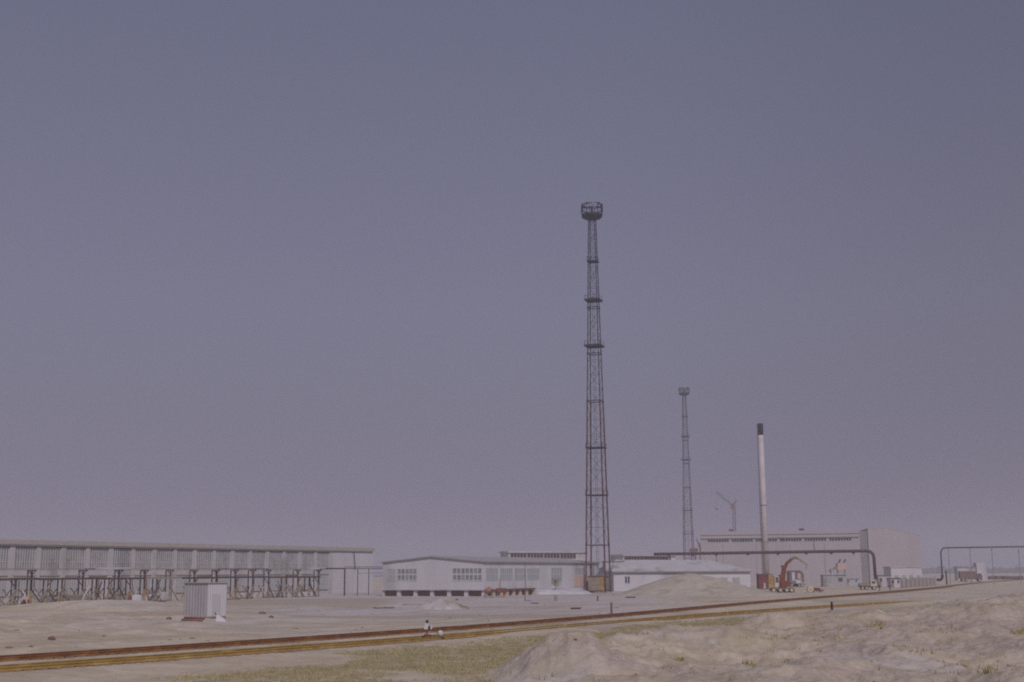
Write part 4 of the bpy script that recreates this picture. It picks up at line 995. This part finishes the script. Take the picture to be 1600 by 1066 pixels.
# rusty container & brown wagon
q = onG(1197, 921); RY = q.y; q.x = P(1185.5, 900, RY).x
co_ = thing('rusty_container', q, 'dark red rusty container with ochre right end, left of the excavator', 'container', 0)
wC = P(1208,900,RY).x - q.x; hC = Hh(1197,897.5,RY) - q.z
MB().box(0,0,.15,wC*.68,3.0,hC).build('body', M['maroon'], co_); MB().box(wC*.68+.004,0,.15,wC,3.0,hC-.05).build('end_section', M['railochre'], co_)
MB().box(-.1,-.1,hC,wC+.1,3.1,hC+.1).build('roof', M['brown'], co_)
MB().prism([(wC*.3,.15),(wC*.48,.15),(wC*.45,1.4),(wC*.33,1.6)], -.05,-.002).build('door', M['pale'], co_)
for x in (.2, wC*.5, wC-.3): MB().box(x,0,-.1,x+.2,3,.148).build('skid', M['dark'], co_)
for x in np.linspace(.1,wC*.66,6): MB().box(x-.04,-.05,.2,x+.04,-.003,hC-.02).build('rib', M['rust'], co_) if not wC*.26<x<wC*.5 else None
q = onG(1246, 916.5); WYY = q.y; q.x = P(1232.5, 900, WYY).x
wg = thing('site_wagon', q, 'brown round roofed site wagon with a pale blue door behind the excavator', 'site wagon', 0)
wW = P(1256,900,WYY).x-q.x; hW = Hh(1245,891.5,WYY)-q.z
rp = [(0,.8),(wW,.8),(wW,hW*.72),(wW*.93,hW*.9),(wW*.75,hW),(0.2,hW),(0,hW*.95)]
MB().prism(rp, 0, 2.6).build('body', M['brown'], wg)
MB().box(wW*.2,-.06,.9,wW*.4,-.003,hW-.5).build('door', M['bluepale'], wg)
MB().box(wW*.58,-.06,1.7,wW*.8,-.003,hW-.8).build('window', M['pinkdoor'], wg)
for x in (wW*.2,wW*.8):
    for s in (.3,2.3): wheel(wg, x, s, .45, .2)

# hopper heap in front of the big building
HYY = 378; q = P(1300, 893, HYY); q.z = 0
cv = thing('conveyor_hopper', q, 'rusty inclined conveyor with two dark uprights against the wall of the big pale building', 'conveyor', 0)
def hp_(px, py, dy=0): v = P(px, py, HYY)-q; return Vector((v.x, dy, v.z))
MB().bar(hp_(1296,892), hp_(1315,883), 1.6,.5).build('belt', M['greytimber'], cv)
MB().prism([(hp_(1307,890).x,hp_(1312,890).z),(hp_(1320,890).x,hp_(1312,890).z),(hp_(1322,890).x,hp_(1312,880).z),(hp_(1308,890).x,hp_(1312,880).z)], -1,1).build('bin', M['pinkdoor'], cv)
for a_, b2_ in (((1310,881),(1313,874)),((1318,881),(1321,874))): MB().bar(hp_(*a_), hp_(*b2_), .35).build('upright', M['dark'], cv)
for px in (1298,1309,1320): MB().bar(hp_(px,890 if px > 1300 else 892), hp_(px,908), .3).build('leg', M['greytimber'], cv)
# low blue-grey site huts between track and big building
for i, (p0, p1, pt, pb, mt, lab) in enumerate(((1287,1322,897,917,'sheet','long pale grey site hut right of the dark red car'),(1322,1342,903,914,'bluegrey','short blue grey hut behind the olive truck'),(1373,1392,897.5,917,'panel','pale hut with a grey roof behind the two walkers'),(1392,1407,902,918,'white','white hut with a dark red roof right of the walkers'))):
    q = G(p0, pb); q.z = 0; w_ = P(p1, 893, q.y).x-q.x; h_ = Hh(p0, pt, q.y)
    r_ = thing('site_hut', q, lab, 'site hut'); MB().box(0,0,0,w_,3,h_-.3).build('wall', M[mt], r_)
    MB().prism([(-.2,0),(w_+.2,0),(w_+.2,.12),(-.2,.12)], -.3,3.3, Matrix.Translation((0,0,h_-.3))).build('roof', M[('bluegrey','sheet','roofgrey','maroon')[i]], r_)
    n_ = max(2, int(w_/2.2))
    for k in range(n_): MB().box(w_*(k+.3)/n_,-.05,h_*.4,w_*(k+.65)/n_,-.003,h_*.7).build('window', M['glassdark'] if k % 2 else M['glasspale'], r_)
    MB().box(w_*.02,-.05,.05,w_*.02+.8,-.003,h_*.72).build('door', M['greytimber'], r_)
# palisade fence on the right
q = G(1408, 919); q.z = 0; e_ = G(1462, 915); e_.z = 0; d_, L_ = along(q, e_)
fe = thing('fence', q, 'grey post and board fence below the gabled hall', 'fence', math.atan2(d_.y, d_.x))
n_ = 26
for k in range(n_+1): MB().box(L_*k/n_-.10,-.1,0,L_*k/n_+.10,.1,random.uniform(2.1,2.6)).build('post', M['greytimber'], fe)
for k in range(n_): MB().box(L_*k/n_+.13,-.03,.1,L_*(k+1)/n_-.13,.03,random.uniform(1.7,2.2)).build('board_panel', M['pale'] if k % 3 else M['greytimber'], fe)

# ------------------------------------------------------------------ pipelines
PY = 338
def ppt(px, py, Y): return P(px, py, Y)
pq = P(1366, 905, PY); pq.z = 0
pl = thing('pipeline', pq, 'long dark brown raised pipeline running left from its bend before the gabled hall', 'pipeline')
ph = Hh(1340, 861, PY); xe = P(1366,880,PY).x
X0 = P(1022, 866, 356); 
pts = [Vector((xe+.1,PY,Hh(1367,905,PY))), Vector((xe,PY,ph-1.8)), Vector((xe-.25,PY,ph-.8)), Vector((xe-.8,PY,ph-.22)), Vector((xe-1.8,PY,ph))] + [Vector((xe-1.8+(X0.x-xe+1.8)*t_, PY+18*t_, ph+(X0.z-ph)*t_)) for t_ in np.linspace(.03,1,14)]
MB().tube([p_-pq for p_ in pts], .40, 10).build('pipe', M['pipe'], pl, True)
Lp = pts[4:]
for k, px in enumerate((1040,1077,1113,1161,1208,1252,1290,1325)):
    best = min(np.linspace(0,1,400), key=lambda t_: abs(800+2000*(xe+(X0.x-xe)*t_)/(PY+18*t_)-px))
    x_, y_, z_ = xe+(X0.x-xe)*best, PY+18*best, ph+(X0.z-ph)*best
    MB().bar(Vector((x_,y_,0))-pq, Vector((x_,y_,z_-.4))-pq, .15).build('support', M['panel'] if k not in (2,) else M['dark'], pl)
    MB().box(x_-pq.x-.35,y_-pq.y-.3,z_-.62,x_-pq.x+.35,y_-pq.y+.3,z_-.38).build('saddle', M['pipe'], pl)
x_ = P(1273,861,PY+5).x-pq.x; MB().tube([(x_,5.2,ph+.3),(x_-.1,5.2,ph+2.9)], .18, 8).build('vent_pipe', M['greytimber'], pl)
PY2 = 392; pq2 = P(1466, 905, PY2); pq2.z = 0
pl2 = thing('pipeline', pq2, 'thin brown raised pipeline at the right edge with a black bend at its foot', 'pipeline')
h2 = Hh(1480, 856, PY2); x2 = P(1471,880,PY2).x
base2 = Hh(1470, 901, PY2)
pts = [Vector((x2,PY2,base2)), Vector((x2,PY2,h2-1.6)), Vector((x2+.3,PY2,h2-.6)), Vector((x2+.9,PY2,h2-.12)), Vector((x2+2,PY2,h2))] + [Vector((x2+2+60*t_,PY2-4*t_,h2+.45*t_)) for t_ in np.linspace(.05,1,8)]
MB().tube([p_-pq2 for p_ in pts], .22, 9).build('pipe', M['pipe'], pl2, True)
b0 = Vector((x2,PY2,base2)); pts = [b0+Vector((.05,0,.5)), b0, b0+Vector((-.15,0,-.55)), b0+Vector((-.6,-.1,-.95)), b0+Vector((-1.3,-.1,-1.0)), b0+Vector((-1.7,-.1,-.85))]
MB().tube([p_-pq2 for p_ in pts], .42, 10).build('elbow', M['soot'], pl2, True)
for px in (1483, 1517, 1551, 1593):
    x_ = P(px,880,PY2).x-pq2.x; MB().bar((x_,0,0),(x_,0,h2-.2),.17).build('support', M['roofgrey'], pl2)
x_ = P(1483,880,PY2).x-pq2.x; MB().tube([(x_-1.2,-.3,0),(x_-1.2,-.3,4.2)], .25, 8).build('valve', M['dark'], pl2)

# right edge huts, truck, distant posts
q = G(1497, 907); q.z = 0; w_ = P(1542,893,q.y).x-q.x; h_ = Hh(1510,884,q.y)
r_ = thing('site_hut', q, 'pale hut at the far right behind the brown truck', 'site hut'); MB().box(0,0,0,w_*.62,4,h_-.9).build('wall', M['panel'], r_); MB().box(w_*.66,0,0,w_,4,h_+1.2).build('tower_block', M['white'], r_)
MB().box(-.2,-.2,h_-.9,w_*.64,4.2,h_-.6).build('roof', M['roofgrey'], r_)
truck(1517, 909, 'brown box truck at the far right under the thin pipeline', -.1, M['brown'], M['brown'], 'box', 7.0, 1.15)
stump(1518, 912, .5, 1.3, M['bluegrey'], 'small blue post below the brown truck at the right')
for i, px in enumerate((1550, 1561, 1572, 1584, 1594)):
    box_thing('scrap_bin', px, 905.5, 3.2, 2, 1.5, M['brown'] if i % 2 else M['rust'], '%s rusty bin from the left in the row at the right edge beyond the tracks' % ordn[i], 'bin', .2*i, .12)
    bpy.context.scene.objects[-1] if False else None
for i, px in enumerate((1505, 1528, 1542)):
    q = G(px, 903); q.z = 0; h_ = Hh(px, 868, q.y); o = MB().tube([(0,0,0),(0,0,h_)], .16, 6, r2=.1).build('lamp_pole', M['panel']); o.location = q
    MB().bar((0,0,h_),(1.4,0,h_+.15),.12).build('lamp_arm', M['panel'], o)
    tag(o, '%s thin pale lamp pole from the left under the thin pipeline' % ordn[i], 'lamp pole', group='lamp poles at the right')

# ------------------------------------------------------------------ far tower crane and derrick
CY = 1050; q = P(1149, 893, CY); q.z = 0; cr = thing('tower_crane', q, 'faint distant tower crane with its jib raised to the left', 'crane')
def cp(px, py): v = P(px, py, CY)-q; return Vector((v.x, 0, v.z))
def lattice(mb, a, b_, w_, th):
    a = Vector(a); b_ = Vector(b_); d_ = (b_-a).normalized(); s1 = Vector((d_.z,0,-d_.x))*w_/2; s2 = Vector((0,w_/2,0)); L_ = (b_-a).length; n_ = int(L_/w_)
    for u in (-1,1):
        for v in (-1,1): mb.bar(a+s1*u+s2*v, b_+s1*u+s2*v, th)
    for k in range(n_):
        p0 = a+d_*L_*k/n_; p1 = a+d_*L_*(k+1)/n_; u = 1 if k % 2 else -1
        for v in (-1,1): mb.bar(p0+s1*u+s2*v, p1-s1*u+s2*v, th*.7); mb.bar(p0+s2*u+s1*v, p1-s2*u+s1*v, th*.7)
    return mb
lattice(MB(), cp(1149,893), cp(1147,795), 2.0, .28).build('mast', M['dark'], cr)
lattice(MB(), cp(1145,790), cp(1119,769), 1.3, .22).build('jib', M['dark'], cr)
MB().bar(cp(1145,790), cp(1151,782), 1.0).build('counter_jib', M['dark'], cr)
MB().prism([(cp(1141.5,790).x,cp(1145,795).z),(cp(1149,790).x,cp(1145,795).z),(cp(1148,790).x,cp(1145,787).z),(cp(1143,790).x,cp(1145,788).z)], -1.2,1.2).build('cab', M['maroon'], cr)
MB().bar(cp(1120,769), cp(1151,782), .12).build('stay', M['dark'], cr)
MB().bar(cp(1120,770), cp(1120,795), .12).build('hoist_rope', M['dark'], cr); MB().box(cp(1120,795).x-.8,-.5,cp(1145,797).z,cp(1120,790).x+.8,.5,cp(1145,794).z).build('hook_block', M['dark'], cr)
DY = 520; q = P(1090, 893, DY); q.z = 0; dr = thing('derrick', q, 'small dark derrick at the foot of the distant mast beside the big pale building', 'derrick')
def dp(px, py): v = P(px, py, DY)-q; return Vector((v.x, 0, v.z))
for a_, b2_ in (((1095.5,862),(1088.5,842)),((1094,893),(1094,848)),((1079,893),(1081,858)),((1087,893),(1087,858))): MB().bar(dp(*a_), dp(*b2_), .4).build('strut', M['brown'], dr)
MB().box(dp(1078,860).x,-1.2,dp(1085,862).z,dp(1090,860).x,1.2,dp(1085,857).z).build('platform', M['brown'], dr)

# ------------------------------------------------------------------ far wood on the horizon
V = []; Fc = []
fw = MB(); rs = random.Random(3)
for i in range(1500):
    x = rs.uniform(-1400, 1500); y = 1700 + rs.uniform(0, 60) + .15*abs(x); h_ = rs.uniform(5, 10)*(.8+.35*math.sin(x/90.)+.2*math.sin(x/23.))
    r_ = rs.uniform(4, 8); n_ = 6; a0 = rs.random()*6
    prof = [(r_*.7, 0), (r_, h_*.45), (r_*.75, h_*.8), (r_*.15, h_)]
    fw.lathe([(a*rs.uniform(.85,1.15), b_*rs.uniform(.92,1.08)) for a, b_ in prof], (x, y, -.5), n_)
tag(fw.build('far_wood', mat('far_foliage', (.06,.075,.045), (.09,.10,.06), scale=.05)), 'faint dark line of woods along the hazy horizon', 'woods', kind='stuff')

# ------------------------------------------------------------------ people
def person(px, py, label, rz, top, legs, stride=.22, hgt_=1.72):
    q = onG(px, py); s = hgt_/1.72
    r_ = thing('person', q, label, 'person', rz); r_.scale = (s,)*3
    J = dict(pel=(0,0,.93,.15,.12), waist=(0,0,1.08,.14,.10), chest=(0,.01,1.30,.17,.11), neck=(0,.0,1.46,.06,.06), jaw=(0,.03,1.53,.07,.08), head=(0,.02,1.62,.085,.10), crown=(0,.0,1.70,.06,.07),
             shl=(-.18,0,1.41,.06,.06), ell=(-.25,-.03,1.13,.045,.045), wrl=(-.24,.10,.90,.03,.03), hal=(-.23,.13,.82,.035,.025),
             shr=(.18,0,1.41,.06,.06), elr=(.25,-.05,1.13,.045,.045), wrr=(.25,.06,.89,.03,.03), har=(.24,.09,.81,.035,.025),
             hpl=(-.10,0,.88,.09,.09), knl=(-.11,stride*.6,.50,.06,.06), anl=(-.11,stride*.5,.09,.04,.045), tol=(-.12,stride*.5+.17,.035,.04,.03),
             hpr=(.10,0,.88,.09,.09), knr=(.11,-stride*.2,.49,.06,.06), anr=(.11,-stride*1.1,.11,.04,.045), tor=(.12,-stride*1.1+.16,.035,.04,.03))
    E = [('pel','waist'),('waist','chest'),('chest','neck'),('neck','jaw'),('jaw','head'),('head','crown'),('chest','shl'),('shl','ell'),('ell','wrl'),('wrl','hal'),('chest','shr'),('shr','elr'),('elr','wrr'),('wrr','har'),
         ('pel','hpl'),('hpl','knl'),('knl','anl'),('anl','tol'),('pel','hpr'),('hpr','knr'),('knr','anr'),('anr','tor')]
    def grow(name, keys, grow_, mt, root_='pel'):
        ks = list(keys); me = bpy.data.meshes.new(name); idx = {k_: i for i, k_ in enumerate(ks)}
        me.from_pydata([J[k_][:3] for k_ in ks], [(idx[a], idx[b_]) for a, b_ in E if a in idx and b_ in idx], [])
        o = bpy.data.objects.new(name, me); sc.collection.objects.link(o); o.parent = r_
        sk = o.modifiers.new('skin', 'SKIN'); sk.use_smooth_shade = True
        sl = me.skin_vertices[0].data
        for k_, i in idx.items(): sl[i].radius = (J[k_][3]*grow_, J[k_][4]*grow_); sl[i].use_root = (k_ == root_)
        o.modifiers.new('sub', 'SUBSURF').levels = 1; o.modifiers['sub'].render_levels = 2; me.materials.append(mt); return o
    grow('body', J.keys(), 1.0, M['skin'])
    grow('jacket', ['waist','chest','shl','ell','wrl','shr','elr','wrr','pel'], 1.22, top)
    grow('trousers', ['pel','hpl','knl','anl','hpr','knr','anr'], 1.2, legs)
    MB().lathe([(.02,.0),(.105,.0),(.11,.06),(.08,.12),(.02,.14)], (0,0,1.64), 10).build('hair', M['hair'], r_)
    return r_
person(1374.5, 924.5, 'person in ochre work clothes walking beside the far track, the left of two', -1.2, M['cloth1'], M['cloth1'])
person(1391, 923.8, 'person in a violet jacket standing beside the far track, the right of two', .6, M['cloth2'], M['cloth3'], .08)
